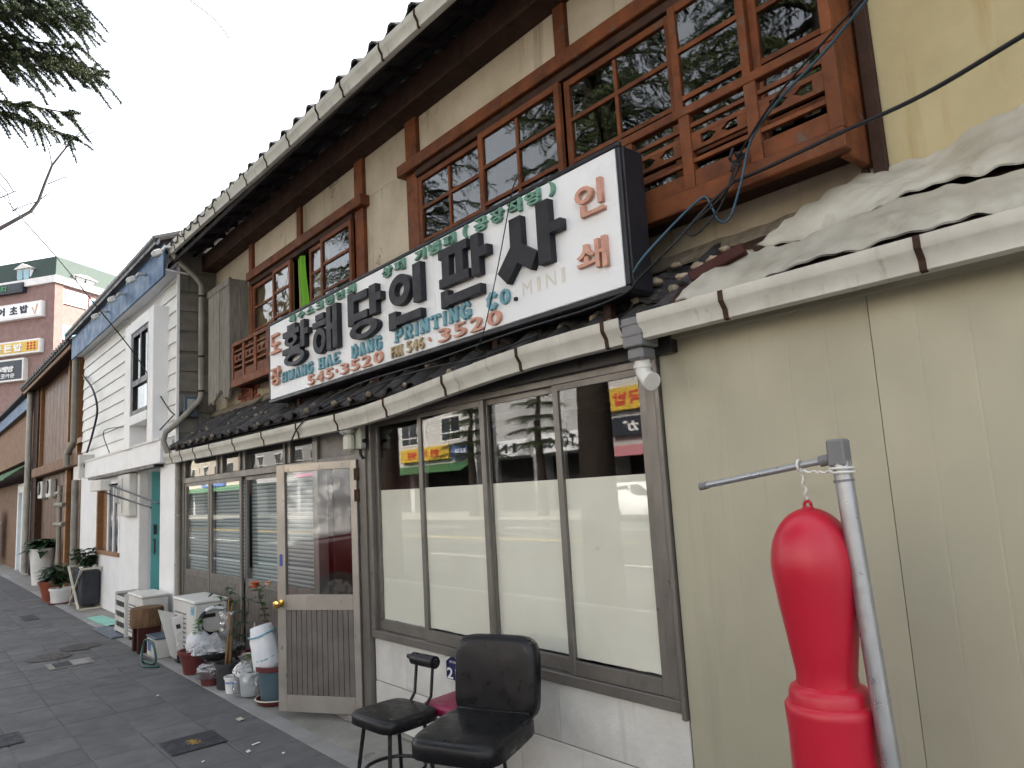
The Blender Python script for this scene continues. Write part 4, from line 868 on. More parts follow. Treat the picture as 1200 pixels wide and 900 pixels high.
# eave
wp_(MB().add([(-11.2,-.22,4.62),(-4.72,-.22,4.62),(-4.72,.1,4.60),(-11.2,.1,4.60),(-11.2,-.22,4.64),(-4.72,-.22,4.64),(-4.72,.1,4.62),(-11.2,.1,4.62)], [(0,1,2,3),(7,6,5,4),(0,4,5,1),(1,5,6,2),(2,6,7,3),(3,7,4,0)]), 'soffit', 'white')
wp_(MB().box(-11.2, -4.72, -.25, -.222, 4.54, 4.97), 'fascia', 'bluefascia', bev=.004)
wp_(MB().extx(gut_poly(-.36, 4.96, .11), -11.3, -4.78, 1), 'eave_gutter', 'darkframe')
wp_(MB().add([(-11.3,-.27,5.04),(-4.82,-.27,5.04),(-4.82,3.4,6.5),(-11.3,3.4,6.5),(-11.3,-.27,5.08),(-4.82,-.27,5.08),(-4.82,3.4,6.54),(-11.3,3.4,6.54)], [(0,1,2,3),(7,6,5,4),(0,4,5,1),(1,5,6,2),(2,6,7,3),(3,7,4,0)]), 'roof', 'rtile')
wp_(MB().box(-11.05, -4.8, .45, 6.5, 0, 5.0), 'house_body', 'white')
for k in range(24): wp_(MB().tube([(-11.2+k*.27,-.30,5.10),(-11.2+k*.27,0.2,5.30)], .05, 8), 'eave_tile', 'rtile')
# ground floor
WZ = 2.33
wp_(MB().box(-11.05, -9.48, -.05, .06, 0, WZ), 'lower_wall', 'white'); wp_(MB().box(-9.48, -7.80, -.05, .06, 0, .90), 'lower_wall', 'white'); wp_(MB().box(-9.48, -7.80, -.05, .06, 2.02, WZ), 'lower_wall', 'white'); wp_(MB().box(-7.80, -6.62, -.05, .06, 0, WZ), 'lower_wall', 'white')
wp_(MB().box(-6.64, -6.60, .06, .45, 0, WZ), 'porch_wall', 'white'); wp_(MB().box(-6.63, -6.585, -.053, .06, 0, WZ), 'porch_trim', 'stonetrim')
wp_(MB().box(-5.46, -4.80, -.07, .45, 0, WZ), 'pillar', 'white', bev=.006); wp_(MB().box(-6.6,-5.46,.40,.45,0,WZ), 'porch_back', 'white'); wp_(MB().box(-6.62,-5.44,-.04,.45,2.2,WZ), 'porch_ceiling', 'white')
td = wp_(MB().box(-6.598, -6.57, .10, .38, .02, 2.12), 'front_door', 'teal', bev=.004)
MB().tube([(-6.56,.14,1.15),(-6.53,.14,1.13),(-6.53,.14,.97),(-6.56,.14,.95)], .012, 8).build('door_handle', K['darkframe'], td); MB().box(-6.57,-6.55,.13,.17,1.22,1.36).build('lock', K['darkframe'], td); MB().box(-6.569,-6.56,.11,.30,.25,.40).build('kick_plate', K['mint'], td)
# small window with timber reveal
ww_ = wp_(MB().box(-9.48, -7.80, -.075, .0, .87, .935), 'small_window', 'woodlight', bev=.004)
MB().box(-9.48,-9.40,-.07,.055,.936,2.02).build('reveal', K['woodlight'], ww_); MB().box(-9.40,-8.75,.02,.05,.936,2.02).build('reveal_board', K['woodlight'], ww_); MB().box(-7.88,-7.80,-.06,.0,.936,2.02).build('frame', K['white'], ww_)
for x in (-8.74,-8.33,-7.95): MB().box(x-.03,x+.04,-.04,.0,.936,2.0).build('frame', K['white'], ww_)
for a, b_ in ((-8.70,-8.36),(-8.29,-7.98)): MB().box(a,b_,-.02,-.015,.936,2.0).build('pane', K['darkpane'], ww_)
MB().box(-9.48,-7.8,.055,.06,.9,2.03).build('backing', K['darkframe'], ww_)
# ledge canopy
cn = wp_(MB().box(-9.95, -4.97, -.20, -.053, 2.17, 2.47), 'canopy', 'white', bev=.006)
MB().box(-9.95,-4.96,-.215,-.19,2.455,2.485).build('drip_edge', K['stonetrim'], cn); MB().box(-9.6,-5.3,-.19,-.06,2.13,2.168).build('underside_track', K['darkframe'], cn)
# spotlights under the fascia
def spot(x, lab):
    e = empty('spotlight', (x, -.30, 4.66), label=lab, cat='lamp', group='spotlights on the blue fascia')
    MB().tube([(x,-.25,4.80),(x,-.33,4.80),(x,-.36,4.75)], .02, 8).build('arm', K['acwhite'], e)
    MB().obox((x,-.42,4.70),(.13,.10,.08),Matrix.Rotation(.5,3,'X')).build('head', K['acwhite'], e, bev=.015)
    MB().obox((x,-.445,4.657),(.10,.07,.01),Matrix.Rotation(.5,3,'X')).build('lens', K['greyglass'], e)
for px in (112, 131, 153, 183): spot(onY(px, 360, -.42).x, 'white floodlight bracketed to the blue fascia of the white house')
gb = empty('gas_meter_box', (-7.1, -.1, 1.5), label='pale grey gas meter box on the white house wall by the porch', cat='meter box')
MB().box(-7.45,-6.75,-.16,-.052,1.50,2.12).build('case', K['acwhite'], gb, bev=.01); MB().box(-7.40,-7.15,-.175,-.161,1.55,2.07).build('cover', K['stonetrim'], gb, bev=.006); MB().tube([(-7.28,-.18,1.7),(-7.28,-.21,1.72),(-7.28,-.21,1.94),(-7.28,-.18,1.96)],.02,8).build('handle', K['acwhite'], gb)
bs = empty('box_sign', (-9.85,-.3,2.3), label='small white box sign jutting from the white house below the canopy end', cat='sign')
p1, p2 = onX(92.5,545,-9.85), onX(112,545,-9.85)
MB().box(-9.97,-9.85,p1.y,p2.y,2.20,2.60).build('light_box', K['acwhite'], bs, bev=.006)
FB = Frame((-9.85,p1.y,2.2),(0,1,0),(0,0,1)); wB = p2.y-p1.y
for i, (a, b_) in enumerate(((.12,.2),(.26,.34),(.40,.48),(.54,.62),(.68,.8))): text('PIMNH'[i], FB, a*wB, b_*wB, .17, .24, K['greyplastic'], bs, depth=.002, bold=0, base=.001)
MB().box(-9.96,-9.86,p2.y,-.05,2.28,2.31).build('bracket', K['blackmetal'], bs)
b2 = empty('lamp_box', (-8.6,-.3,2.05), label='blank white box lamp with two long black rods under the canopy', cat='lamp')
r0 = onY(112,570,-.35)
MB().obox(r0+Vector((.35,0,.0)),(.75,.14,.16)).build('box', K['acwhite'], b2, bev=.006)
MB().tube([r0+Vector((.1,.05,-.08)), onY(177,595,-.09)], .012, 6).build('rod', K['blackmetal'], b2); MB().tube([r0+Vector((.7,.05,.0)), onY(186,590,-.09)], .012, 6).build('rod', K['blackmetal'], b2)
MB().tube([r0+Vector((.3,.07,0)), r0+Vector((.3,.3,.02))], .015, 6).build('wall_arm', K['blackmetal'], b2)
cable([(-7.9,-.2,2.5), (-8.6,-.15,2.9), onY(147,500,-.17)], .008, 'stay_wire', 'cable', 'black stay wire from white house canopy up to the window sill')
cable([(-5.5,-.2,2.48), onY(203,487,-.08)], .008, 'stay_wire', 'cable', 'black stay wire from white house canopy to its corner trim')
cable([onY(97,440,-.1), onY(108,455,-.15), onY(114,480,-.15), onY(108,510,-.15), onY(102,530,-.1)], .018, 'service_cable', 'cable', 'thick looping black cable at the left edge of the clapboard')

# ================================================================== BROWN TIMBER HOUSE
BH = empty('brown_house', (-14.8, 2, 0), label='brown timber house with open recessed front and low tiled eave next to the white house', cat='building')
def bp_(mb, nm, m, par=None, **kw): return mb.build(nm, K[m], par or BH, **kw)
bp_(MB().box(-18.3, -11.1, .55, 6, 0, 5.0), 'house_body', 'oldwood')
bp_(MB().box(-18.3,-17.4,-.02,.5,0,4.9), 'corner_pier', 'oldwood')
for i in range(8): bp_(MB().box(-17.38+i*.53,-16.87+i*.53,.10,.14,2.75,4.9), 'wall_board', 'woodbrown', bev=.004)
for i in range(4): bp_(MB().box(-13.1+i*.49,-12.64+i*.49,.10,.14,2.75,4.9), 'wall_board', 'woodbrown', bev=.004)
for i in range(8): bp_(MB().box(-17.38+i*.53,-16.87+i*.53,.12,.16,.02,2.5), 'wall_board', 'woodbrown', bev=.004)
for i in range(4): bp_(MB().box(-13.1+i*.49,-12.64+i*.49,.12,.16,.02,2.5), 'wall_board', 'woodbrown', bev=.004)
bp_(MB().box(-17.4,-11.1,-.12,.1,2.5,2.72), 'floor_beam', 'beam', bev=.01)
for x in (-17.36,-13.2,-12.1): bp_(MB().box(x-.06,x+.06,.02,.10,2.73,4.9), 'post', 'woodlight', bev=.005)
bp_(MB().box(-13.3,-13.14,.02,.11,0,2.49), 'post', 'woodlight', bev=.005)
bp_(MB().box(-12.9,-12.2,.05,.1,3.1,4.5), 'upper_window', 'darkpane'); bp_(MB().box(-13.0,-11.3,-.02,.1,2.95,3.05), 'window_sill', 'woodlight')
bp_(MB().add([(-18.4,-.22,4.84),(-11.12,-.22,4.84),(-11.12,.5,4.98),(-18.4,.5,4.98),(-18.4,-.22,4.88),(-11.12,-.22,4.88),(-11.12,.5,5.02),(-18.4,.5,5.02)], [(0,1,2,3),(7,6,5,4),(0,4,5,1),(1,5,6,2),(2,6,7,3),(3,7,4,0)]), 'soffit', 'oldwood')
bp_(MB().box(-18.4,-11.3,-.26,-.222,4.80,4.88), 'eave_board', 'beam'); br = bp_(MB().add([(-18.5,-.3,4.89),(-11.3,-.3,4.89),(-11.3,3,6.1),(-18.5,3,6.1),(-18.5,-.3,4.95),(-11.3,-.3,4.95),(-11.3,3,6.16),(-18.5,3,6.16)], [(0,1,2,3),(7,6,5,4),(0,4,5,1),(1,5,6,2),(2,6,7,3),(3,7,4,0)]), 'roof', 'rtile')
for k in range(26):
    for r in range(4): MB().tube([(-18.4+k*.28,-.33+r*.3,4.97+r*.11),(-18.4+k*.28,-.02+r*.3,5.05+r*.11)], .06, 7).build('roof_tile', K['rtile'], br)
bp_(MB().tube([(-18.15,-.12,4.85),(-18.15,-.12,.05)], .075, 10), 'drain_pipe', 'greypipe', smooth=True); bp_(MB().tube([(-11.35,-.15,4.8),(-11.35,-.15,2.95),(-11.7,-.2,2.75),(-11.7,-.2,2.5)], .06, 10), 'drain_pipe', 'greypipe', smooth=True); bp_(MB().tube([(-11.25,-.12,2.2),(-11.25,-.12,.05)], .06, 10), 'drain_pipe', 'greypipe', smooth=True)
bp_(MB().box(-11.9,-11.15,-.05,.0,2.2,2.48), 'shop_strip', 'acwhite')
for i, x in enumerate((-16.7, -15.4)):
    e = empty('electric_meter', (x, .05, 1.9), label='grey electric meter with dark dial on the brown timber wall', cat='meter', group='meters on the brown house')
    MB().box(x-.3,x+.3,-.02,.119,1.95,2.38).build('case', K['acwhite'], e, bev=.02); MB().lathe([(.16,0),(.16,.03),(0,.03)],(0,0,0),14).build('dial', K['darkframe'], e, local=True).matrix_local = Matrix.Translation((0,-.07,.30)) @ Matrix.Rotation(rad(90),4,'X')
gp = tag(MB().tube([(-12.75,-.15,0),(-12.75,-.15,2.15)], .045, 8).tube([(-13.2,-.15,2.0),(-12.7,-.15,2.0)], .04, 8).tube([(-12.9,-.2,1.75),(-12.55,-.1,1.75)], .05, 8).tube([(-12.9,-.2,1.35),(-12.55,-.1,1.35)], .05, 8).build('gas_pipe', K['greypipe'], smooth=True), 'grey gas riser pipe with valves in front of the brown timber wall', 'gas pipe')
# next house along
GH = empty('beige_house', (-23, 2, 0), label='beige two-storey house with green shop awning and blue eave board beyond the brown house', cat='building')
def gp_(mb, nm, m, par=None, **kw): return mb.build(nm, K[m], par or GH, **kw)
gp_(MB().box(-34,-18.4,.3,6,0,4.8), 'house_body', 'oldwood'); gp_(MB().box(-34,-18.4,.0,.3,3.1,4.5), 'upper_wall', 'beam')
gp_(MB().box(-34,-18.4,-.16,-.12,4.42,4.75), 'eave_board', 'bluefascia'); gp_(MB().add([(-34,-.3,4.78),(-18.4,-.3,4.78),(-18.4,3,5.9),(-34,3,5.9),(-34,-.3,4.84),(-18.4,-.3,4.84),(-18.4,3,5.96),(-34,3,5.96)], [(0,1,2,3),(7,6,5,4),(0,4,5,1),(1,5,6,2),(2,6,7,3),(3,7,4,0)]), 'roof', 'rtile')
gp_(MB().box(-34,-18.4,-.1,.0,4.45,4.5), 'soffit', 'beam')
gp_(MB().add([(-34,-.55,2.55),(-19.2,-.55,2.55),(-19.2,0,2.95),(-34,0,2.95),(-34,-.55,2.58),(-19.2,-.55,2.58),(-19.2,0,2.98),(-34,0,2.98),], [(0,1,2,3),(7,6,5,4),(0,4,5,1),(1,5,6,2),(2,6,7,3),(3,7,4,0)]), 'awning', 'greenaw')
gp_(MB().box(-34,-20.9,.0,.3,0,2.5), 'lower_wall', 'beam'); dr = gp_(MB().box(-20.8,-20.6,-.05,.2,0,2.4), 'white_door', 'white')
for a, b_ in ((-18.7,-18.5),(-19.75,-19.6)): MB().box(a,b_,-.05,.2,0,2.4).build('door_frame', K['white'], dr)
MB().box(-20.8,-18.5,-.04,.2,2.2,2.45).build('door_frame', K['white'], dr)
for a, b_ in ((-20.6,-19.75),(-19.6,-18.7)): MB().box(a,b_,.05,.06,.1,2.2).build('pane', K['greyglass'], dr)
for k, (x, m, lb) in enumerate(((-24.6,'foam','pale cloth'),(-25.4,'bluewhite','blue cloth'))):
    tag(MB().sheet(lambda u, v, x=x: (x+.7*u, -.3-.06*math.sin(u*9), .3+v*1.5-.1*u), 8, 6, .01, (0,1,0)).build('hanging_cloth', K[m], smooth='all'), lb+' hung out below the green awning', 'cloth')

# ================================================================== BRICK BUILDING AT THE STREET END
def onP(px, py, O, N):
    r = wray(px, py); return CAMPOS + r*((O-CAMPOS).dot(N)/r.dot(N))
ang = math.radians(124.6); A1 = Vector((math.cos(ang), math.sin(ang), 0)); A2 = Vector((-math.sin(ang), math.cos(ang), 0))  # A1: away to the right, A2: to the left
r0 = wray(61, 450); r0.z = 0; r0.normalize(); BC = CAMPOS + r0*46; BC.z = 0
ztop = onP(61.5, 329, BC, -A1).z; zroof = onP(61.5, 306, BC, -A1).z+.5
BR = empty('brick_building', tuple(BC), label='tall rose brick building with dark mansard roof and shop signs at the street end', cat='building')
def fb(u0, u1, w0, w1, z0, z1):      # box: u along the left face, w along the right face
    vs = [BC+A2*u+A1*w+Vector((0,0,z)) for z in (z0,z1) for u, w in ((u0,w0),(u1,w0),(u1,w1),(u0,w1))]
    return MB().add(vs, [(0,3,2,1),(4,5,6,7),(0,1,5,4),(1,2,6,5),(2,3,7,6),(3,0,4,7)])
def rp(mb, nm, m, par=None, **kw): return mb.build(nm, K[m], par or BR, **kw)
rp(fb(0, 22, 0, 24, 0, ztop-.15), 'brick_wall', 'brick')
rp(fb(-.2, 22.2, -.2, 24.2, ztop-.15, ztop+.25), 'cornice', 'stonetrim')
i_ = .55; vs = [BC+A2*u+A1*w+Vector((0,0,z)) for z, d in ((ztop+.25,0),(zroof,i_)) for u, w in ((d,d),(22-d,d),(22-d,24-d),(d,24-d))]
rp(MB().add(vs, [(0,3,2,1),(4,5,6,7),(0,1,5,4),(1,2,6,5),(2,3,7,6),(3,0,4,7)]), 'mansard_roof', 'slate')
LF = lambda px, py: onP(px, py, BC, -A1); RF = lambda px, py: onP(px, py, BC, -A2)
cL = lambda P: (P-BC).dot(A2); cR = lambda P: (P-BC).dot(A1)
def winR(px0, px1, py0, py1):
    w0, w1 = cR(RF(px0, 370)), cR(RF(px1, 370)); z1 = RF(px0, py0).z; z0 = RF(px0, py1).z
    o = rp(fb(-.06, .05, w0, w1, z0, z1), 'window', 'stonetrim')
    n = max(1, round((w1-w0)/1.6))
    for k in range(n):
        a = w0+.12+(w1-w0-.12)*k/n; b_ = w0+(w1-w0-.12)*(k+1)/n
        fb(-.09, -.05, a, b_, z0+.12, z1-.12).build('pane', K['cyanpane'], o)
winR(72, 101, 338, 355); winR(104, 118, 349, 365); winR(70, 91, 380, 397); winR(94, 110, 386, 402)
for k in range(3):
    for wv_ in range(3): winR(72+wv_*20, 86+wv_*20, 430+k*42, 452+k*42)
def dormer(face, px, py0, py1, wd_):
    if face == 'L':
        u = cL(LF(px, py1)); z0 = ztop+.25; h = LF(px, py0).z-z0
        d = rp(fb(u-wd_/2, u+wd_/2, .1, 2.2, z0, z0+h*.72), 'dormer', 'stonetrim')
        vs = [BC+A2*(u+a)+A1*w+Vector((0,0,z)) for w in (-.05, 2.4) for a, z in ((-wd_/2-.12,z0+h*.72),(wd_/2+.12,z0+h*.72),(0,z0+h))]
        MB().add(vs, [(0,1,2),(3,5,4),(0,3,4,1),(1,4,5,2),(2,5,3,0)]).build('dormer_roof', K['stonetrim'], d)
        for s_ in (-1, 1): fb(u+s_*wd_*.23-wd_*.18, u+s_*wd_*.23+wd_*.18, .04, .1, z0+.12, z0+h*.66).build('pane', K['greyglass'], d)
    else:
        w = cR(RF(px, py1)); z0 = ztop+.25; h = RF(px, py0).z-z0
        d = rp(fb(.1, 2.2, w-wd_/2, w+wd_/2, z0, z0+h*.72), 'dormer', 'stonetrim')
        vs = [BC+A1*(w+a)+A2*u+Vector((0,0,z)) for u in (-.05, 2.4) for a, z in ((-wd_/2-.12,z0+h*.72),(wd_/2+.12,z0+h*.72),(0,z0+h))]
        MB().add(vs, [(0,1,2),(3,5,4),(0,3,4,1),(1,4,5,2),(2,5,3,0)]).build('dormer_roof', K['stonetrim'], d)
        for s_ in (-1, 1): fb(.04, .1, w+s_*wd_*.23-wd_*.18, w+s_*wd_*.23+wd_*.18, z0+.12, z0+h*.66).build('pane', K['darkpane'], d)
dormer('L', 26, 309, 328, 1.0); dormer('R', 100, 323, 341, 1.5); dormer('L', -25, 314, 332, 1.0)
# brick courses as fine grooves would be under a pixel; pilaster edge strip and downpipes
rp(fb(-.10, .45, -.10, .45, 0, ztop-.16), 'corner_pier', 'brick')
def lsign(px0, px1, py0, py1, m, nm, lab, edge='stonetrim'):
    u1, u0 = cL(LF(px0, (py0+py1)/2)), cL(LF(px1, (py0+py1)/2)); z1 = LF(px1, py0).z; z0 = LF(px1, py1).z
    e = empty(nm, tuple(BC+A2*(u0+u1)/2+A1*-.2+Vector((0,0,z0))), label=lab, cat='sign')
    fb(u0, u1, -.30, -.004, z0, z1).build('sign_box', K[edge], e); fb(u0+.1, u1-.1, -.315, -.301, z0+.1, z1-.1).build('sign_face', K[m], e)
    return e, Frame(BC+A2*u1-A1*.315+Vector((0,0,z0)), -A2, (0,0,1)), u1-u0, z1-z0
e, f_, w_, h_ = lsign(-20, 54, 353, 371, 'signface', 'white_sign', 'white sign with dark lettering and a blossom tree on the brick building')
chars('초밥', f_, w_*.50, w_*.82, h_*.30, h_*.82, K['ink'], e, gap=.25, depth=.03, bold=.03); chars('선어', f_, w_*.14, w_*.46, h_*.30, h_*.82, K['ink'], e, gap=.25, depth=.03, bold=.03)
for k in range(7): fb_ = f_; MB().tube([f_.p(w_*.91, h_*.15, .02), f_.p(w_*.91+random.uniform(-.25,.25), h_*random.uniform(.5,.85), .02)], .015, 5).build('painted_twig', K['rosep'], e)
e, f_, w_, h_ = lsign(-24, 52, 397, 413, 'yellowsign', 'yellow_sign', 'yellow sign with white lettering on the brick building')
chars('가든밥', f_, w_*.30, w_*.76, h_*.22, h_*.76, K['inkw'], e, gap=.2, depth=.03, bold=.03)
for i in range(3):
    for j in range(3):
        MB().obox(f_.p(w_*(.83+.05*i), h_*(.3+.2*j), .01), (.09,.09,.09)).build('red_mark', K['inkr'], e)
e, f_, w_, h_ = lsign(-30, 33, 420, 446, 'darksign', 'dark_sign', 'dark sign with white song room lettering on the brick building', 'acwhite')
chars('노래방', f_, w_*.46, w_*.84, h_*.42, h_*.68, K['inkw'], e, gap=.1, depth=.03, bold=.02); chars('코카운', f_, w_*.60, w_*.86, h_*.16, h_*.34, K['inkw'], e, gap=.1, depth=.03, bold=.01)
e, f_, w_, h_ = lsign(-20, 32, 332, 343, 'darksign', 'dot_board', 'dark dot display board with green characters under the brick building cornice', 'darksign')
chars('회식터디', f_, w_*.30, w_*.66, h_*.2, h_*.8, K['inkg'], e, gap=.1, depth=.03, bold=.02)

# ================================================================== TREES
def limbpath(p0, d, L, droop, seg=7, wob=.06):
    pts = [Vector(p0)]; d = Vector(d).normalized()
    for i in range(seg):
        d = (d+Vector((random.uniform(-wob,wob), random.uniform(-wob,wob), random.uniform(-wob,wob)-droop/seg))).normalized()
        pts.append(pts[-1]+d*L/seg)
    return pts
def needles(b, pts, L, dens, side=.5, nl=.055):
    """hanging sprays of needle-like slivers along a limb"""
    n = len(pts)-1
    for i in range(1, n):
        a, c = pts[i], pts[i+1]; ax = (c-a).normalized(); sv = ax.cross(Vector((0,0,1))).normalized()
        for s_ in (-1, 1):
            for q in range(4):
                t0 = a.lerp(c, random.random()); dl = side*L*(1-.55*i/n)*random.uniform(.35,1.)
                dv = (sv*s_*random.uniform(.6,1)+ax*random.uniform(.3,.9)+Vector((0,0,random.uniform(-.45,.05)))).normalized()
                m_ = max(3, int(dl*dens))
                tip = t0
                for k in range(m_):
                    f = (k+random.random())/m_; p = t0+dv*dl*f+Vector((0,0,-.22*dl*f*f))
                    # one tuft: 4 slivers
                    for _ in range(5):
                        nv = (dv*random.uniform(.1,1)+Vector((random.uniform(-1,1),random.uniform(-1,1),random.uniform(-1.1,.5)))).normalized()*nl*random.uniform(.7,1.5)
                        w = nv.cross(Vector((random.uniform(-1,1),random.uniform(-1,1),random.uniform(-1,1)))).normalized()*.007
                        k0 = len(b.v); b.v += [tuple(p-w), tuple(p+w), tuple(p+nv)]; b.f.append((k0,k0+1,k0+2))
def cedar(name, loc, h, z0, Lmax, lab, seed, whorls=13, dens=26, nl=.06, extra=()):
    random.seed(seed)
    e = empty(name, loc, label=lab, cat='tree', group='conifers along the kerb'); ORG[e.name] = Vector((0,0,0))
    tr = MB(); n = 14
    tr.tube([(.10*math.sin(i*.7)*i/n, .08*math.cos(i*.9)*i/n, h*i/n) for i in range(n+1)], [.27*(1-i/n)**.8+.02 for i in range(n+1)], 12)
    T = tr.build('trunk', K['bark'], e, local=True, smooth='all')
    lb = MB(); cr = MB()
    for w in range(whorls):
        f = w/(whorls-1); z = z0+(h-.4-z0)*f; L = Lmax*(1-f)**.75+.35
        for k in range(5):
            a = w*1.13+k*2*PI/5+random.uniform(-.3,.3); pts = limbpath((0,0,z), (math.cos(a),math.sin(a),.25), L*random.uniform(.75,1.1), .55)
            lb.tube(pts, [.045*(1-.8*i/7)*(L/3+.3) for i in range(8)], 5); needles(cr, pts, L, dens, .42, nl)
    for (z, d, L) in extra:
        pts = limbpath((0,0,z), d, L, .45, 9, .05); lb.tube(pts, [.05*(1-.85*i/9) for i in range(10)], 6); needles(cr, pts, L, dens*4, .26, .045); needles(cr, pts, L, dens*4, .15, .045)
    lb.build('branches', K['bark'], e, local=True, smooth='all', fixn=False)['kind'] = 'stuff'; c = cr.build('crown', K['needle'], e, local=True, fixn=False); c['kind'] = 'stuff'
    return e
c1 = cedar('cedar_tree', (-2.08,-4.75,0), 12.5, 4.6, 2.0, 'cedar mirrored in the shop window whose dark trunk stands beside a white car', 3, whorls=16, dens=34)
c2 = cedar('cedar_tree', (-7.9,-4.75,0), 13, 4.8, 2.4, 'cedar whose drooping bough hangs into the sky above the pavement', 5, whorls=14,
      extra=((7.35,(.42,.85,.35),4.5),(7.9,(.40,.9,.30),4.3),(7.0,(.30,.95,.40),4.0),(8.3,(.30,1.,.25),4.1),(8.7,(.50,.8,.2),4.3),(7.6,(.34,.9,.42),4.3),(7.3,(.2,.95,.3),3.9),(8.0,(.5,.85,.3),4.4),(8.5,(.36,.9,.25),4.2),(7.75,(.26,.95,.35),4.0),(8.9,(.42,.9,.2),4.2),(8.15,(.45,.88,.38),4.1)))
c3 = cedar('cedar_tree', (1.4,-4.7,0), 12.5, 5.5, 2.3, 'slender cedar mirrored in the panes of the red timber bay', 9, whorls=15, dens=34)
# bare tree, its limbs reaching into the sky at the left
random.seed(21)
bt = empty('bare_tree', (-13.0,-3.9,0), label='leafless tree with thin dark twigs against the white sky', cat='tree'); ORG[bt.name] = Vector((-13.0,-3.9,0))
X9 = lambda px, py, X=-12.0: onX(px, py, X)
trk = [(-13.0,-3.9,0),(-12.95,-3.88,2.0),(-12.9,-3.8,4.0),(-12.7,-3.6,5.6),(-12.5,-3.2,6.6),(-12.3,-2.7,7.0)]
MB().tube(trk, [.16,.14,.12,.10,.08,.06], 9).build('trunk', K['twig'], bt, smooth='all')
def twig(pts, r0, r1, depth=0):
    r0 = max(r0, .011); r1 = max(r1, .007); P = [Vector(p) for p in pts]; MB().tube(P, [r0+(r1-r0)*i/(len(P)-1) for i in range(len(P))], 5).build('limb', K['twig'], bt, smooth='all')
main = [trk[-1], X9(-20,280), X9(0,268), X9(20,257), X9(36,248), X9(45,236), X9(53,214), X9(61,194), X9(72,180), X9(84,165), X9(92,160)]
twig(main, .05, .012); twig([X9(84,165), X9(97,152), X9(112,142)], .011, .004); twig([X9(92,160), X9(106,156), X9(120,150)], .009, .003); twig([X9(36,248), X9(43,253)], .012, .006)
twig([X9(61,194), X9(58,178), X9(52,160), X9(48,140)], .007, .003); twig([X9(55,216), X9(75,208), X9(105,206)], .005, .002); twig([X9(45,236), X9(30,240), X9(14,248)], .007, .003)
twig([X9(-20,225), X9(0,232), X9(16,225), X9(8,212), X9(0,203), X9(-20,190)], .016, .010); twig([X9(16,225), X9(20,224)], .012, .006); twig([X9(-10,205), X9(8,225), X9(15,247)], .012, .006); twig([X9(15,247), X9(25,240)], .006, .003)
twig([X9(47,234), X9(55,228), X9(60,225)], .006, .003)
for k in range(9):
    a = random.uniform(0, 6.28); p = limbpath((-12.8,-3.7,4.5+k*.25), (math.cos(a),math.sin(a)-.4,.9), 2.6, -.1, 6, .12); twig(p, .04, .006)
    for j in (2,3,4): twig(limbpath(p[j], (random.uniform(-1,1),random.uniform(-1,.4),.6), 1.1, 0, 4, .15), .015, .004)
tw = cable([onX(215,-5,-14), onX(240,13,-14), onX(256,28,-14), onX(269,46,-14)], .012, 'twig_spray', 'twig', 'single thin twig hanging high in the white sky', cat='twig')
random.seed(33)

# ================================================================== ACROSS THE ROAD (seen in the glass)
OY = -26.0
def shopblock(x0, x1, h, wm, lab, floors, signs, awn=None):
    e = empty('street_building', ((x0+x1)/2, OY-4, 0), label=lab, cat='building', group='buildings across the road')
    MB().box(x0, x1, OY-8, OY, 3.2, h).build('upper_wall', K[wm], e); MB().box(x0, x1, OY-8, OY-1.2, 0, 3.2).build('shop_recess', K['darkframe'], e)
    for x in (x0+.25, (x0+x1)/2, x1-.25): MB().box(x-.25, x+.25, OY-1.2, OY-.02, 0, 3.2).build('pillar', K['oppgrey'], e)
    for z in floors:
        n = max(2, int((x1-x0)/4.2))
        for i in range(n):
            c = x0+(x1-x0)*(i+.5)/n
            w = MB().box(c-1.15, c+1.15, OY, OY+.06, z, z+1.7).build('window', K['white'], e)
            for a in (-1, 0): 
                MB().box(c+a*1.08+.04, c+a*1.08+1.04, OY+.061, OY+.075, z+.62, z+1.6).build('pane', K['darkpane'], w); MB().box(c+a*1.08+.04, c+a*1.08+1.04, OY+.061, OY+.075, z+.1, z+.54).build('pane', K['darkpane'], w)
    if awn: MB().add([(x0+.2,OY+1.2,2.7),(x1-.2,OY+1.2,2.7),(x1-.2,OY+.02,3.25),(x0+.2,OY+.02,3.25),(x0+.2,OY+1.2,2.75),(x1-.2,OY+1.2,2.75),(x1-.2,OY+.02,3.30),(x0+.2,OY+.02,3.30)], [(0,3,2,1),(4,5,6,7),(0,1,5,4),(1,2,6,5),(2,3,7,6),(3,0,4,7)]).build('awning', K[awn], e)
    for (a, b_, z0, z1, m, tx, tm) in signs:
        g = empty('shop_sign', ((a+b_)/2, OY+.2, z0), label={'은하':'yellow sign with red lettering on the long cream building','시장':'blue sign with white lettering on the long cream building','노래':'pink sign on the grey rendered building across the road','한의원':'wide yellow sign over the green awning mirrored in the window','치과':'small blue sign beside the wide yellow sign mirrored in the window','IN':'white sign reading IN mirrored in the shop window','TO GO':'white sign reading TO GO mirrored in the shop window','ぶなが':'black sign with white characters mirrored in the shop window','국밥':'small yellow sign above the black sign across the road','약국':'yellow sign on the cream building opposite the annex'}[tx], cat='sign')
        MB().box(a, b_, OY+.02, OY+.30, z0, z1).build('sign_box', K[m], g, bev=.02)
        F = Frame((b_, OY+.30, z0), (-1,0,0), (0,0,1)); wd2 = b_-a
        chars(tx, F, wd2*.15, wd2*.85, (z1-z0)*.22, (z1-z0)*.78, K[tm], g, gap=.15, depth=.02, bold=.03)
    return e
shopblock(-112, -72, 9.5, 'oppcream', 'long cream building far along the opposite side of the road', (4.2, 7.0), [(-104,-96,3.3,4.2,'yellowsign','은하',  'inkr'),(-88,-80,3.3,4.2,'bluewhite','시장','inkw')], 'greenaw')
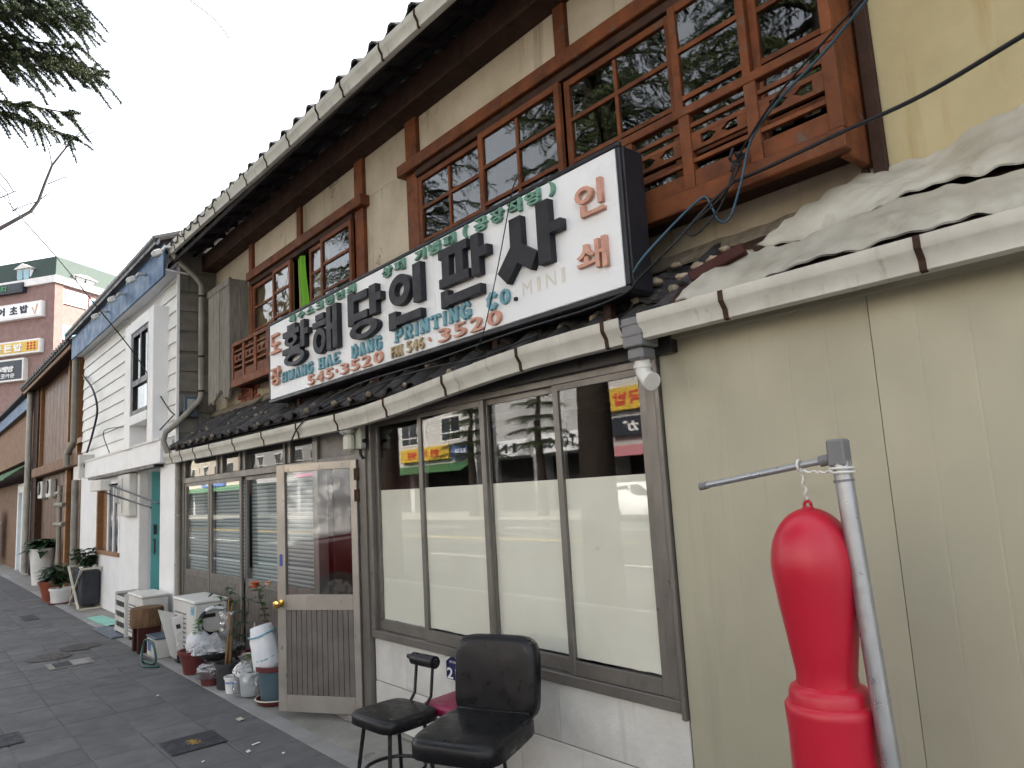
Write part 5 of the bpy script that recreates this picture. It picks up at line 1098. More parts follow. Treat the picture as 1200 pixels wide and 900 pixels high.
shopblock(-71.5, -49, 10.5, 'oppgrey', 'grey rendered building across the road with a pink sign', (4.4, 7.4), [(-60,-52,3.4,4.3,'inkpink','노래','inkw')])
shopblock(-48.5, -32.5, 10.5, 'oppwall', 'pale tiled building across the road with a yellow fascia sign', (4.8, 7.6), [(-41.5,-35.2,3.6,4.55,'yellowsign','한의원','inkr'),(-34.9,-32.7,3.5,4.4,'bluewhite','치과','inkw')], 'greenaw')
eB = shopblock(-32, -21.6, 10.0, 'oppgrey', 'grey building across the road with an arched frame', (7.2,), [(-30.6,-27.2,3.3,4.3,'signface','IN','ink'),(-26.6,-22.3,3.3,4.4,'signface','TO GO','ink')])
MB().tube([(-31.4+0*k,OY+.15,4.6) for k in (0,)]+[(-31.4+5*math.cos(a)*-1+5,OY+.15,6.2+2.0*math.sin(a)) for a in [PI*i/12 for i in range(0,13)]]+[(-21.9,OY+.15,4.6)], .16, 8).build('arch_frame', K['darkframe'], eB)
shopblock(-21, -11.5, 9.0, 'oppwall', 'pale building across the road with a black eatery sign and pink awning', (6.9,), [(-20.4,-15.2,3.75,4.75,'darksign','ぶなが','inkw'),(-20.6,-17.6,5.1,6.3,'yellowsign','국밥','inkr')], 'pinkaw')
shopblock(-11, 14, 9.5, 'oppcream', 'cream building across the road facing the beige annex', (4.4, 7.0), [(-6,0,3.4,4.3,'yellowsign','약국','inkr')], 'greenaw')
shopblock(14.5, 40, 9.5, 'oppgrey', 'plain grey building at the right end across the road', (4.4, 7.0), [])
lp = empty('street_lamp', (-24.4,-21,0), label='grey street lamp pole across the road beside the arched building', cat='street lamp')
MB().tube([(-24.4,-21,0),(-24.4,-21,6.0),(-24.6,-20.4,6.5),(-25.0,-19.4,6.6)], [.12,.09,.07,.06], 8).build('pole', K['steel'], lp, smooth=True); MB().obox((-25.05,-19.2,6.58),(.2,.6,.1)).build('lamp_head', K['greyplastic'], lp, bev=.03)
# ---- vehicles
def vehicle(name, loc, rz, prof, wid, glassp, wheels, lab, cat, side_win, paint='carwhite'):
    e = empty(name, loc, rz, lab, cat); ORG[e.name] = Vector((0,0,0))
    n = len(prof); ys = [(-wid/2, .90), (-wid/2+.06, 1), (wid/2-.06, 1), (wid/2, .90)]; vs = []
    cx = sum(p[0] for p in prof)/n; 
    for y, s_ in ys:
        for (x, z) in prof: vs.append((cx+(x-cx)*(.985 if s_ < 1 else 1), y*(1 if z < 1.0 else .9), z if z < .5 else (.5+(z-.5)*(.975 if s_ < 1 else 1))))
    fs = [tuple(range(n-1,-1,-1)), tuple(3*n+i for i in range(n))]
    for k in range(3):
        for i in range(n): fs.append((k*n+i, k*n+(i+1)%n, (k+1)*n+(i+1)%n, (k+1)*n+i))
    MB().add(vs, fs).build('body', K[paint], e, local=True, smooth=True, bev=.02)
    for s_ in (-1, 1):
        for poly in side_win:
            MB().prism(poly, lambda p: (p[0], s_*(wid/2*.915+.0), p[1]), lambda p: (p[0], s_*(wid/2*.915+.012), p[1])).build('side_window', K['darkpane'], e, local=True)
        for x in wheels:
            w = MB().tube([(x,s_*(wid/2-.20),.33),(x,s_*(wid/2+.01),.33)], .33, 20).build('wheel', K['tyre'], e, local=True, smooth=True)
            MB().tube([(x,s_*(wid/2-.02),.33),(x,s_*(wid/2+.018),.33)], .22, 14).build('rim', K['chrome'], w, local=True, smooth=True)
        MB().obox((prof[-1][0]*.96, s_*wid*.34, .72),(.14,.32,.14)).build('headlight', K['meterclear'], e, local=True, bev=.03)
    for poly in glassp:
        MB().prism(poly, lambda p: (p[0], -wid*.40, p[1]), lambda p: (p[0], wid*.40, p[1])).build('windscreen', K['darkpane'], e, local=True)
    return e
vehicle('parked_car', (-13.6,-20.3,-.12), 0, [(-2.1,.28),(-2.15,.75),(-2.05,.98),(-1.75,1.42),(-1.3,1.56),(-.1,1.55),(.55,1.32),(1.0,1.02),(1.85,.88),(2.1,.7),(2.12,.28)], 1.8, [[(-2.04,1.02),(-1.76,1.40),(-1.80,1.40),(-2.07,1.02)],[(.58,1.32),(1.0,1.04),(1.03,1.06),(.61,1.35)]], (-1.3,1.3), 'white hatchback mirrored in the right-hand shop window pane', 'car', [[(-1.55,1.02),(-1.45,1.36),(-.55,1.46),(-.5,1.02)],[(-.42,1.02),(-.46,1.46),(.0,1.46),(.62,1.04)]])
vehicle('parked_van', (-.4,-9.2,-.12), 0, [(-2.4,.3),(-2.45,1.0),(-2.38,2.3),(-2.2,2.45),(1.2,2.43),(1.6,2.25),(2.15,1.35),(2.5,1.15),(2.55,.3)], 1.85, [[(1.64,2.2),(2.12,1.40),(2.16,1.42),(1.69,2.23)]], (-1.6,1.6), 'white panel van mirrored in the glass of the open door', 'van', [[(.5,1.4),(.5,2.1),(1.3,2.1),(1.7,1.4)]])

vehicle('parked_car', (1.05,-6.3,-.12), PI, [(-2.3,.28),(-2.35,.85),(-2.2,1.1),(-1.9,1.6),(-1.4,1.72),(-.2,1.70),(.45,1.5),(.95,1.2),(2.0,1.12),(2.3,.95),(2.32,.28)], 1.8, [[(.5,1.48),(.95,1.22),(.98,1.24),(.53,1.51)]], (-1.45,1.45), 'dark red car mirrored low in the glass of the open door', 'car', [[(-1.7,1.15),(-1.55,1.52),(-.65,1.6),(-.6,1.15)],[(-.5,1.15),(-.55,1.6),(-.1,1.58),(.55,1.2)]], 'carred')
cedar('pine_tree', (-27.2,-21.6,0), 7.5, 3.4, 1.9, 'small pine across the road mirrored beside the white IN sign', 14, whorls=7, dens=14, nl=.10)
cedar('pine_tree', (-21.6,-21.6,0), 8, 3.6, 2.0, 'small pine across the road mirrored beside the black eatery sign', 15, whorls=7, dens=14, nl=.10)

# ================================================================== SEATS
def rbox(b, c, size, r, M=None, seg=5, crown=0.):
    """rounded slab: superellipse outline, domed top"""
    M = M or Matrix.Identity(3); c = Vector(c); sx_, sy_, sz_ = [d/2 for d in size]; n = 28; rows = [(-1,.90),(-.7,1),(.5,1),(.85,.95),(1,.82)]
    vs = []
    for (h, s_) in rows:
        for i in range(n):
            a = 2*PI*i/n; ca, sa = math.cos(a), math.sin(a); p = 2/r
            x = math.copysign(abs(ca)**p, ca)*sx_*s_; y = math.copysign(abs(sa)**p, sa)*sy_*s_
            vs.append(c+M @ Vector((x, y, h*sz_)))
    vs.append(c+M @ Vector((0,0,sz_*(1+crown)))); vs.append(c+M @ Vector((0,0,-sz_)))
    fs = [(k*n+i, k*n+(i+1)%n, (k+1)*n+(i+1)%n, (k+1)*n+i) for k in range(len(rows)-1) for i in range(n)]
    t = len(rows)*n
    fs += [((len(rows)-1)*n+i, (len(rows)-1)*n+(i+1)%n, t) for i in range(n)] + [((i+1)%n, i, t+1) for i in range(n)]
    return b.add(vs, fs)
def lp_(mb, nm, m, e, **kw): return mb.build(nm, K[m], e, local=True, **kw)
# small bar stool (faces -y locally)
ST = empty('bar_stool', (1.24,-.58,0), rad(4), 'small black bar stool with round tube backrest and foot ring under the window', 'stool'); ORG[ST.name] = Vector((0,0,0))
lp_(rbox(MB(), (0,0,.435), (.40,.36,.07), 5, None, 5, .1), 'seat', 'black', ST, smooth='all')
for sx2, sy2 in ((-1,-1),(1,-1),(1,1),(-1,1)): lp_(MB().tube([(sx2*.12,sy2*.11,.41),(sx2*.165,sy2*.155,0)], .011, 8), 'leg', 'blackmetal', ST, smooth=True)
lp_(MB().tube([(.162*math.cos(a),.162*math.sin(a),.17) for a in [2*PI*i/28 for i in range(29)]], .010, 8), 'foot_ring', 'blackmetal', ST, smooth=True)
for sx2 in (-1,1): lp_(MB().tube([(sx2*.07,.14,.43),(sx2*.075,.20,.50),(sx2*.075,.22,.66)], .009, 8), 'back_post', 'blackmetal', ST, smooth=True)
lp_(MB().tube([(-.10,.22,.68),(.10,.22,.68)], .035, 14), 'backrest', 'black', ST, smooth=True); lp_(MB().tube([(-.155,.22,.685),(-.10,.22,.685)], .013, 10).tube([(.10,.22,.68),(.115,.22,.68)], .02, 10), 'backrest_tube', 'blackmetal', ST, smooth=True)
# crimson stool
CS = empty('crimson_stool', (1.40,-.21,0), rad(8), 'crimson vinyl stool tucked behind the black shell chair', 'stool'); ORG[CS.name] = Vector((0,0,0))
lp_(rbox(MB(), (0,0,.44), (.42,.36,.06), 6, Matrix.Rotation(-.05,3,'Y'), 5, .1), 'seat', 'crimson', CS, smooth='all')
for sx2, sy2 in ((-1,-1),(1,-1),(1,1),(-1,1)): lp_(MB().tube([(sx2*.13,sy2*.11,.415),(sx2*.16,sy2*.14,0)], .011, 8), 'leg', 'blackmetal', CS, smooth=True)
# big black shell chair
BC2 = empty('shell_chair', (1.97,-.56,0), rad(24), 'large black vinyl shell chair with tall curved back', 'chair'); ORG[BC2.name] = Vector((0,0,0))
MBK = lambda t: Matrix(((1,0,0),(0,math.sin(t),-math.cos(t)),(0,math.cos(t),math.sin(t))))
lp_(rbox(MB(), (0,-.03,.495), (.47,.50,.10), 5, Matrix.Rotation(.04,3,'X'), 5, .05), 'seat', 'black', BC2, smooth='all')
lp_(rbox(MB(), (0,.225,.695), (.46,.40,.085), 5, MBK(.13), 5, .08), 'backrest', 'black', BC2, smooth='all')
lp_(MB().tube([(-.20,.158,.548),(0,.150,.545),(.20,.158,.548)], .010, 8), 'seat_seam', 'black', BC2, smooth='all')
lp_(MB().tube([(0,0,.455),(0,0,.10)], .03, 12), 'pedestal', 'blackmetal', BC2, smooth=True)
for k in range(5): a = 2*PI*k/5; lp_(MB().tube([(0,0,.12),(.28*math.cos(a),.28*math.sin(a),.03)], .02, 8), 'base_arm', 'blackmetal', BC2, smooth=True)
for k in range(5): a = 2*PI*k/5; lp_(MB().lathe([(.0,0),(.03,.005),(.03,.03),(0,.035)], (.28*math.cos(a),.28*math.sin(a),0), 10), 'castor', 'blackmetal', BC2, smooth=True)
lp_(MB().box(-.13,.13,-.13,.13,.43,.452), 'mount_plate', 'blackmetal', BC2)

# ================================================================== RED FLOAT ON ITS STAND
RX, RY = 3.745, -.60
PS = empty('pole_stand', (3.93,-.62,0), label='grey aluminium pole with a horizontal rod holding the red float by twine', cat='pole stand')
MB().tube([(3.945,-.62,0),(3.862,-.60,1.66)], .026, 16).build('pole', K['steel'], PS, smooth=True); MB().tube([(3.864,-.6005,1.60),(3.8635,-.6005,1.607)], .029, 16).build('collar', K['greyplastic'], PS, smooth=True)
MB().obox((3.858,-.60,1.685),(.052,.052,.08)).build('joint_block', K['greyplastic'], PS, bev=.006); MB().tube([(3.83,-.60,1.668),(3.80,-.60,1.663)], .017, 10).build('rod_socket', K['greyplastic'], PS, smooth=True)
MB().tube([(3.83,-.60,1.668),(3.37,-.60,1.603)], .0105, 10).build('rod', K['steel'], PS, smooth=True); MB().tube([(3.395,-.60,1.6065),(3.368,-.60,1.6025)], .0125, 10).build('rod_tip', K['greyplastic'], PS, smooth=True)
MB().lathe([(.22,0),(.22,.02),(.06,.05),(.04,.09)], (3.94,-.62,0), 24).build('base', K['greyplastic'], PS, smooth=True)
tw = MB(); zz_ = [1.648-.0105*k for k in range(10)]
def rope(pts, r):
    P = []; 
    for a, c in zip(pts, pts[1:]):
        a = Vector(a); c = Vector(c); n = max(2, int((c-a).length/.006)); d = (c-a).normalized(); s1 = d.orthogonal().normalized(); s2 = d.cross(s1)
        for i in range(n): f = i/n; P.append(a.lerp(c, f)+(s1*math.cos(f*n*1.2)+s2*math.sin(f*n*1.2))*r*.8)
    return MB().tube(P, r, 5)
ropeo = rope([(RX-.012,RY,1.668),(RX-.002,RY-.004,1.60),(RX,RY,1.545)], .0042).build('hanging_twine', K['acwhite'], PS)
rope([(3.848,RY-.03,1.632),(3.80,RY-.02,1.632),(RX-.01,RY-.012,1.638)], .0035).build('tie_twine', K['acwhite'], PS)
for dz in (.0,.012): MB().tube([(3.861+.033*math.cos(a),-.60+.033*math.sin(a),1.628+dz) for a in [2*PI*i/16 for i in range(17)]], .004, 5).build('twine_wrap', K['acwhite'], PS)
MB().tube([(RX-.012,RY+.016*math.cos(a),1.655+.016*math.sin(a)) for a in [2*PI*i/14 for i in range(15)]], .0045, 5).build('twine_loop', K['acwhite'], PS)
RF_ = empty('red_float', (RX,RY,0), label='tall red plastic club-shaped float hanging by twine in front of the beige wall', cat='float'); ORG[RF_.name] = Vector((0,0,0))
prof = [(0,.10),(.10,.10),(.118,.12),(.122,.20),(.122,.88),(.125,.945),(.1255,.962),(.119,.972),(.112,.976),(.110,1.0),(.105,1.012),(.094,1.018),(.086,1.024),(.0845,1.05)]
prof += [(.0885,1.08),(.0945,1.12),(.1005,1.165),(.107,1.21),(.113,1.255),(.1185,1.30),(.1225,1.335)]
prof += [(.1235*math.sqrt(max(0,1-(f)**2.25)) if f < 1 else 0, 1.345+.183*f) for f in [.08,.2,.32,.44,.55,.65,.74,.82,.89,.94,.975,.992,1.0]]
lp_(MB().lathe(prof, (0,0,0), 48, cap=False), 'body', 'redplastic', RF_, smooth=True)
lp_(MB().tube([(.011*math.cos(a),0,1.535+.012*math.sin(a)) for a in [2*PI*i/14 for i in range(15)]], .005, 6), 'eyelet', 'redplastic', RF_, smooth='all'); lp_(MB().lathe([(.02,1.522),(.016,1.53),(0,1.532)], (0,0,0), 14), 'cap', 'redplastic', RF_, smooth=True)
lp_(MB().lathe([(.16,0),(.165,.03),(.15,.07),(.125,.10),(0,.10)], (0,0,0), 32), 'foot', 'redplastic', RF_, smooth=True)

# ================================================================== THINGS ALONG THE WALL
def ac(name, x0, x1, y0, y1, z0, z1, lab):
    e = empty(name, ((x0+x1)/2,(y0+y1)/2,0), label=lab, cat='air conditioner', group='air conditioner units along the wall')
    MB().box(x0,x1,y0,y1,z0+.03,z1-.03).build('case', K['acwhite'], e, bev=.012); MB().box(x0-.012,x1+.012,y0-.012,y1+.012,z1-.035,z1).build('lid', K['acwhite'], e, bev=.012)
    for x in (x0+.12, x1-.12): MB().box(x-.04,x+.04,y0-.01,y1+.01,0,z0+.029).build('foot', K['darkpot'], e)
    n = 9
    for k in range(n): MB().box(x0+.05,x1-.28,y0-.006,y0-.001,z0+.09+k*(z1-z0-.2)/n,z0+.105+k*(z1-z0-.2)/n).build('grille_slat', K['greyplastic'], e)
    MB().box(x1+.0005,x1+.004,y0+.03,y1-.03,z0+.05,z0+.52*(z1-z0)).build('service_cover', K['ivory'], e); MB().box(x1+.0005,x1+.006,y0+.08,y0+.20,z0+.72*(z1-z0),z0+.78*(z1-z0)).build('hand_grip', K['darkframe'], e)
    return e
ac('air_conditioner', -5.5,-4.82,-.42,-.12,.0,.565, 'white air conditioner outdoor unit behind the log stool beside white louvred crate')
a2 = ac('air_conditioner', -3.57,-2.86,-.40,-.08,.05,.665, 'white air conditioner outdoor unit with blue label and a coiled black hose')
MB().box(-2.98,-2.88,-.4055,-.4045,.53,.61).build('blue_label', K['skysticker'], a2)
hc = MB(); pts = [(-2.80+.012*math.sin(t*2.1), -.235+(.135+.012*math.sin(t*.7))*math.cos(t), .46+(.125+.01*math.cos(t*.9))*math.sin(t)) for t in [i*.25 for i in range(76)]]
tag(hc.tube(pts, .011, 6).build('coiled_hose', K['cable'], smooth='all'), 'black hose hanging in loops on the side of the air conditioner', 'hose')
tag(MB().tube([(-2.795,-.235+.14*math.cos(t),.46+.13*math.sin(t)) for t in [.6+i*.2 for i in range(9)]], .019, 8).build('pipe_lagging', K['foam'], smooth='all'), 'white lagging wrapped round the top of the coiled hose', 'pipe lagging')
cr_ = empty('louvred_crate', (-5.85,-.3,0), label='white louvred crate standing beside the air conditioner', cat='crate')
for k in range(4): MB().obox((-5.86,-.30,.08+k*.13),(.50,.26,.012),Matrix.Rotation(.35,3,'X')).build('slat', K['acwhite'], cr_); MB().box(-6.1,-5.62,-.44,-.43,.04+k*.13,.10+k*.13).build('front_slat', K['acwhite'], cr_)
for x in (-6.12,-5.60): MB().box(x-.012,x+.012,-.44,-.16,0,.53).build('side_panel', K['acwhite'], cr_)
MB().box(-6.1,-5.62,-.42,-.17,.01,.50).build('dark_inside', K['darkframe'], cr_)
# log stool
ls = empty('log_stool', (-4.42,-.50,0), label='rough log block laid on a reddish timber stand', cat='stool')
def logf(a, z): return 1+.10*noise.noise(Vector((math.cos(a)*2, math.sin(a)*2, z*3)))
MB().lathe([(.0,.275),(.165,.275),(.178,.30),(.172,.38),(.178,.46),(.165,.485),(0,.487)], (-4.42,-.46,0), 22, logf).build('log', K['log'], ls, smooth=True)
for dx in (-.12,.10): MB().box(-4.42+dx-.03,-4.42+dx+.03,-.58,-.34,0,.274).build('stand_leg', K['maroon'], ls, bev=.006)
wb = empty('white_box', (-3.98,-.43,0), label='white plastic box with printed label beside the log stool', cat='box')
MB().box(-4.16,-3.80,-.52,-.33,.0,.20).build('box', K['acwhite'], wb, bev=.01); MB().box(-4.17,-3.79,-.53,-.32,.2,.225).build('lid', K['bluegrey'], wb, bev=.008); MB().box(-4.12,-4.0,-.5215,-.5205,.06,.15).build('label_print', K['bluewhite'], wb)
cable([(-4.1,-.60,.012),(-3.75,-.64,.014),(-3.5,-.6,.03),(-3.72,-.56,.16),(-3.95,-.58,.20),(-4.0,-.60,.1),(-3.8,-.66,.02),(-3.5,-.70,.012),(-3.35,-.6,.013)], .013, 'garden_hose', 'greenhose', 'dark green hose looped on the paving in front of the white box', cat='hose', n=8)
# leaning panels
def casing(X, pp, m, lab, extra=False):
    P3 = [onX(px, py, X) for px, py in pp]; zmin = min(p.z for p in P3)
    P3 = [Vector((p.x, p.y, p.z-zmin+.002)) for p in P3]
    e = empty('steel_panel', (X, sum(p.y for p in P3)/4, 0), label=lab, cat='panel'); n = len(P3)
    MB().add([p for p in P3]+[p-Vector((.02,0,0)) for p in P3], [tuple(range(n)), tuple(range(2*n-1,n-1,-1))]+[(i,n+i,n+(i+1)%n,(i+1)%n) for i in range(n)]).build('sheet', K[m], e, bev=.002)
    if extra:
        q = lambda px, py: onX(px, py, X)-Vector((0,0,zmin-.002))+Vector((.001,0,0))
        h = [q(206,720),(q(211,719)),(q(212,724)),(q(207,725))]; MB().add(h+[p+Vector((.002,0,0)) for p in h], [(0,1,2,3),(7,6,5,4),(0,4,5,1),(1,5,6,2),(2,6,7,3),(3,7,4,0)]).build('opening', K['darkframe'], e)
        for py in (733, 746): c = q(213, py); MB().tube([c+Vector((.003,.045*math.cos(t),.05*math.sin(t))) for t in [i*.45 for i in range(15)]], .006, 5).build('pressed_ring', K['acwhite'], e)
    return e
casing(-3.42, [(185.5,707),(203,710.5),(213,768),(201,762)], 'acwhite', 'plain white steel panel leaning beside the air conditioner with the blue label')
casing(-3.22, [(201,713),(220.5,705),(221,765),(213.5,768)], 'stonetrim', 'grey steel panel with dark opening and pressed rings by the air conditioner', True)
# pots
def pot(name, c, r, h, m, lab, taper=.75, rim=True, soil=True, rimm=None, group=None):
    e = empty(name, (c[0],c[1],c[2] if len(c) > 2 else 0), label=lab, cat='plant pot', group=group); z = c[2] if len(c) > 2 else 0; C = (c[0],c[1],z)
    MB().lathe([(0,.004),(r*taper,.004),(r*taper*1.01,.01),(r*.97,h*.9),(r,h*.985),(r*.93,h*.985),(r*.90,h*.8),(0,h*.8)], C, 26, cap=False).build('shell', K[m], e, smooth=True)
    if rim: MB().lathe([(r*.985,h*.86),(r*1.07,h*.865),(r*1.08,h),(r*.95,h),(r*.94,h*.93)], C, 26, cap=False).build('rim', K[rimm or m], e, smooth=True)
    if soil: MB().lathe([(r*.90,h*.84),(r*.5,h*.87),(0,h*.88)], C, 18, cap=False).build('soil', K['soil'], e, smooth=True)
    return e
def leafblade(b, p, d, L, w, curl=.25):
    d = Vector(d).normalized(); s_ = d.cross(Vector((0,0,1)))
    if s_.length < .1: s_ = Vector((1,0,0))
    s_.normalize(); u = s_.cross(d); p = Vector(p); k = len(b.v); n = 4
    for i in range(n+1):
        t = i/n; c = p+d*L*t-u*0-Vector((0,0,curl*L*t*t)); ww = w*math.sin(PI*min(.96,.08+t*.92))*.5+.0004
        b.v += [tuple(c-s_*ww+u*ww*.3), tuple(c), tuple(c+s_*ww+u*ww*.3)]
    for i in range(n):
        for j in range(2): a = k+i*3+j; b.f.append((a,a+1,a+4,a+3))
def leaves_at(e, pts, n, L, w, m, up=.4, nm='leaf'):
    for p in pts:
        for i in range(n):
            a = random.uniform(0,2*PI); b = MB(); leafblade(b, p, (math.cos(a),math.sin(a),random.uniform(-.2,up)), L*random.uniform(.7,1.2), w*random.uniform(.8,1.2)); b.build(nm, K[m], e, fixn=False, smooth='all')
def plant(name, base, lab, stems, leafm, L, w, n, h, spread, stemm='stem', up=.5, steps=4):
    e = empty(name, base, label=lab, cat='plant')
    for s_ in range(stems):
        a = random.uniform(0,2*PI); top = Vector(base)+Vector((math.cos(a)*spread*random.random(), math.sin(a)*spread*random.random(), h*random.uniform(.75,1.05)))
        P = [Vector(base).lerp(top, i/5)+Vector((random.uniform(-.01,.01),random.uniform(-.01,.01),0)) for i in range(6)]
        MB().tube(P, [.007-.0008*i for i in range(6)], 5).build('stem', K[stemm], e, smooth='all')
        leaves_at(e, [P[0].lerp(P[5], .35+.65*k/steps)+Vector((random.uniform(-.01,.01),)*3) for k in range(steps+1)], n, L, w, leafm, up)
    return e
# big blue pot on its saucer
pot('plant_pot', (-1.15,-.27,.03), .15, .27, 'bluepot', 'large blue grey pot with brown rim standing on a maroon saucer', .78, True, True, 'brownpot')
sc_ = empty('saucer', (-1.15,-.27,0), label='maroon saucer with cream rim under the large blue pot', cat='saucer')
MB().lathe([(0,.002),(.14,.002),(.165,.04),(.158,.04),(.135,.012),(0,.012)], (-1.15,-.27,0), 28, cap=False).build('dish', K['brownpot'], sc_, smooth=True); MB().tube([(-1.15+.163*math.cos(a),-.27+.163*math.sin(a),.042) for a in [2*PI*i/32 for i in range(33)]], .006, 6).build('rim', K['ivory'], sc_, smooth=True)
sk = MB(); sd_ = 3.3
sk.lathe([(.0,0),(.10,0),(.118,.05),(.116,.15),(.105,.25),(.092,.33),(.082,.365),(.072,.355),(.0,.32)], (0,0,0), 22, lambda a, z: 1+.20*noise.noise(Vector((math.cos(a)*2.6,math.sin(a)*2.6,z*11)))+.07*math.sin(a*3+z*8))
so_ = empty('white_sack', (-1.18,-.30,.25), label='crumpled white sack with blue bands leaning in the large blue pot', cat='sack'); so_.rotation_euler = (.12,-.28,0); ORG[so_.name] = Vector((0,0,0))
sk.build('sack', K['foam'], so_, local=True, smooth='all')
for z in (.10,.29): MB().tube([(.112*(1+.03*math.sin(a*3))*math.cos(a),.112*(1+.03*math.sin(a*3))*math.sin(a),z+.012*math.sin(a*2)) for a in [2*PI*i/30 for i in range(31)]], .006, 5).build('blue_band', K['skysticker'], so_, local=True, smooth='all')
# rose
rb_ = Vector((-1.22,-.30,.58)); top = onY(300,686,-.30)
rs = empty('rose_bush', tuple(rb_), label='rose with one orange bloom and one pale bloom rising from the white sack', cat='plant')
P = [rb_.lerp(top, i/7)+Vector((.012*math.sin(i*1.7),.01*math.cos(i*2.1),0)) for i in range(8)]
MB().tube(P, [.008-.0007*i for i in range(8)], 6).build('stem', K['stem'], rs, smooth='all')
leaves_at(rs, P[1:4], 7, .06, .028, 'stem', .6); leaves_at(rs, P[4:], 7, .07, .035, 'leaf', .6)
t2 = onY(314,684,-.30); MB().tube([P[5], P[6]+Vector((.05,0,.02)), t2], .004, 5).build('stem', K['stem'], rs, smooth='all')
def bloom(c, r, m):
    fl = MB().lathe([(0,-r*.6),(r*.5,-r*.45),(r*.8,0),(r*.55,r*.45),(0,r*.5)], c, 12).build('bloom', K[m], rs, smooth='all')
    for k in range(9):
        a = k*2.4; b = MB(); leafblade(b, Vector(c)-Vector((0,0,r*.4)), (math.cos(a)*.8,math.sin(a)*.8,.9), r*1.7, r*1.3, .1); b.build('petal', K[m], fl, fixn=False, smooth='all')
bloom(P[-1], .04, 'rose'); bloom(t2, .03, 'rosep')
sn = empty('sword_leaf_plant', (-1.0,-.14,.02), label='upright bright green sword leaves between the blue pot and the door', cat='plant')
for k in range(8):
    b = MB(); a = random.uniform(0,6.28); leafblade(b, (-1.0+.05*math.cos(a),-.15+.04*math.sin(a),.02), (math.cos(a)*.16,math.sin(a)*.12,1), random.uniform(.55,.72), .055, .02); b.build('leaf', K['leafb'], sn, fixn=False, smooth='all')
# bagged pot
pot('plant_pot', (-1.53,-.33), .105, .20, 'whitepot', 'white pot wrapped in a crumpled clear bag beside the blue pot', .8)
def bag(name, c, r, h, lab, seed, m='plastic', squash=.25):
    f = lambda a, z: 1+squash*noise.noise(Vector((math.cos(a)*2.5+seed, math.sin(a)*2.5, z*11)))+.08*math.sin(a*5+seed+z*20)
    return tag(MB().lathe([(r*.6,.0),(r*.95,.015),(r*1.05,h*.2),(r,h*.45),(r*1.02,h*.6),(r*.8,h*.75),(r*.55,h*.85),(r*.62,h*.95),(r*.75,h)], c, 34, f, cap=False).build(name, K[m], smooth='all', fixn=False), lab, 'plastic bag')
bag('plastic_bag', (-1.53,-.33,.004), .135, .33, 'clear plastic bag crumpled round the white pot', 2)
plant('leafy_plant', (-1.51,-.28,.17), 'small bright green plant growing out of the bagged white pot', 5, 'leafb', .07, .045, 5, .18, .06)
tag(MB().tube([(-1.61,-.30,.15),(-1.58,-.28,.58)], .009, 6).build('cane_stake', K['greypipe']), 'grey stake standing behind the bagged white pot', 'stake')
pot('plant_pot', (-1.74,-.42), .065, .14, 'whitepot', 'small blue printed white pot on a cream saucer', .8)
tag(MB().lathe([(.052,.03),(.0615,.1),(.0585,.1),(.05,.03)], (-1.74,-.42,0), 20, cap=False).build('printed_band', K['bluewhite'], smooth=True), 'blue printed band round the small white pot', 'label band')
# charcoal pot with cane bundle
pot('plant_pot', (-1.94,-.40), .095, .22, 'darkpot', 'charcoal pot holding a bundle of dry canes', .85)
cb = empty('cane_bundle', (-1.94,-.40,.18), label='bundle of dry canes with clear film and sparse leaves in the charcoal pot', cat='plant')
for k in range(9):
    a = random.uniform(0,6.28); r = random.uniform(.0,.04); MB().tube([(-1.94+r*math.cos(a),-.40+r*math.sin(a),.17),(-1.92+r*.8*math.cos(a+.4),-.39+r*math.sin(a+.4),.45),(-1.91+2.2*r*math.cos(a+.8),-.39+2.2*r*math.sin(a+.8),random.uniform(.6,.80))], [.012,.010,.006], 6).build('cane', K['cane'], cb, smooth='all')
leaves_at(cb, [Vector((-1.93+random.uniform(-.14,.12),-.40+random.uniform(-.1,.1),random.uniform(.62,.86))) for _ in range(14)], 5, .06, .024, 'leafd', .6)
tag(MB().lathe([(.05,0),(.06,.06),(.05,.14),(.07,.2)], (-1.93,-.40,.46), 20, lambda a, z: 1+.3*math.sin(a*4+z*30)).build('film_wrap', K['plastic'], smooth='all', fixn=False), 'clear film wound round the dry cane bundle', 'plastic film')
# draped bowl and red pot
pot('plant_pot', (-2.2,-.45), .10, .15, 'brownpot', 'low red pot with a clear bag under the film-covered bowl', .85)
bag('plastic_bag', (-2.2,-.45,.05), .125, .16, 'clear plastic bag hanging round the low red pot', 5)
bw = empty('wide_bowl', (-2.27,-.38,.17), label='wide charcoal bowl covered with a peaked clear film', cat='bowl')
MB().lathe([(0,0),(.10,0),(.17,.05),(.215,.10),(.20,.10),(.16,.06),(0,.03)], (-2.27,-.38,.20), 26, cap=False).build('bowl', K['darkpot'], bw, smooth=True)
MB().lathe([(.228,.085),(.215,.11),(.17,.14),(.11,.175),(.05,.215),(.015,.24)], (-2.27,-.38,.20), 36, lambda a, z: 1+.14*math.sin(a*5+z*9)+.12*noise.noise(Vector((math.cos(a)*3,math.sin(a)*3,z*9))), cap=False).build('film_cover', K['plastic'], bw, smooth='all', fixn=False)
MB().box(-2.35,-2.17,-.40,-.24,.0,.198).build('support_block', K['concrete'], bw, bev=.01)
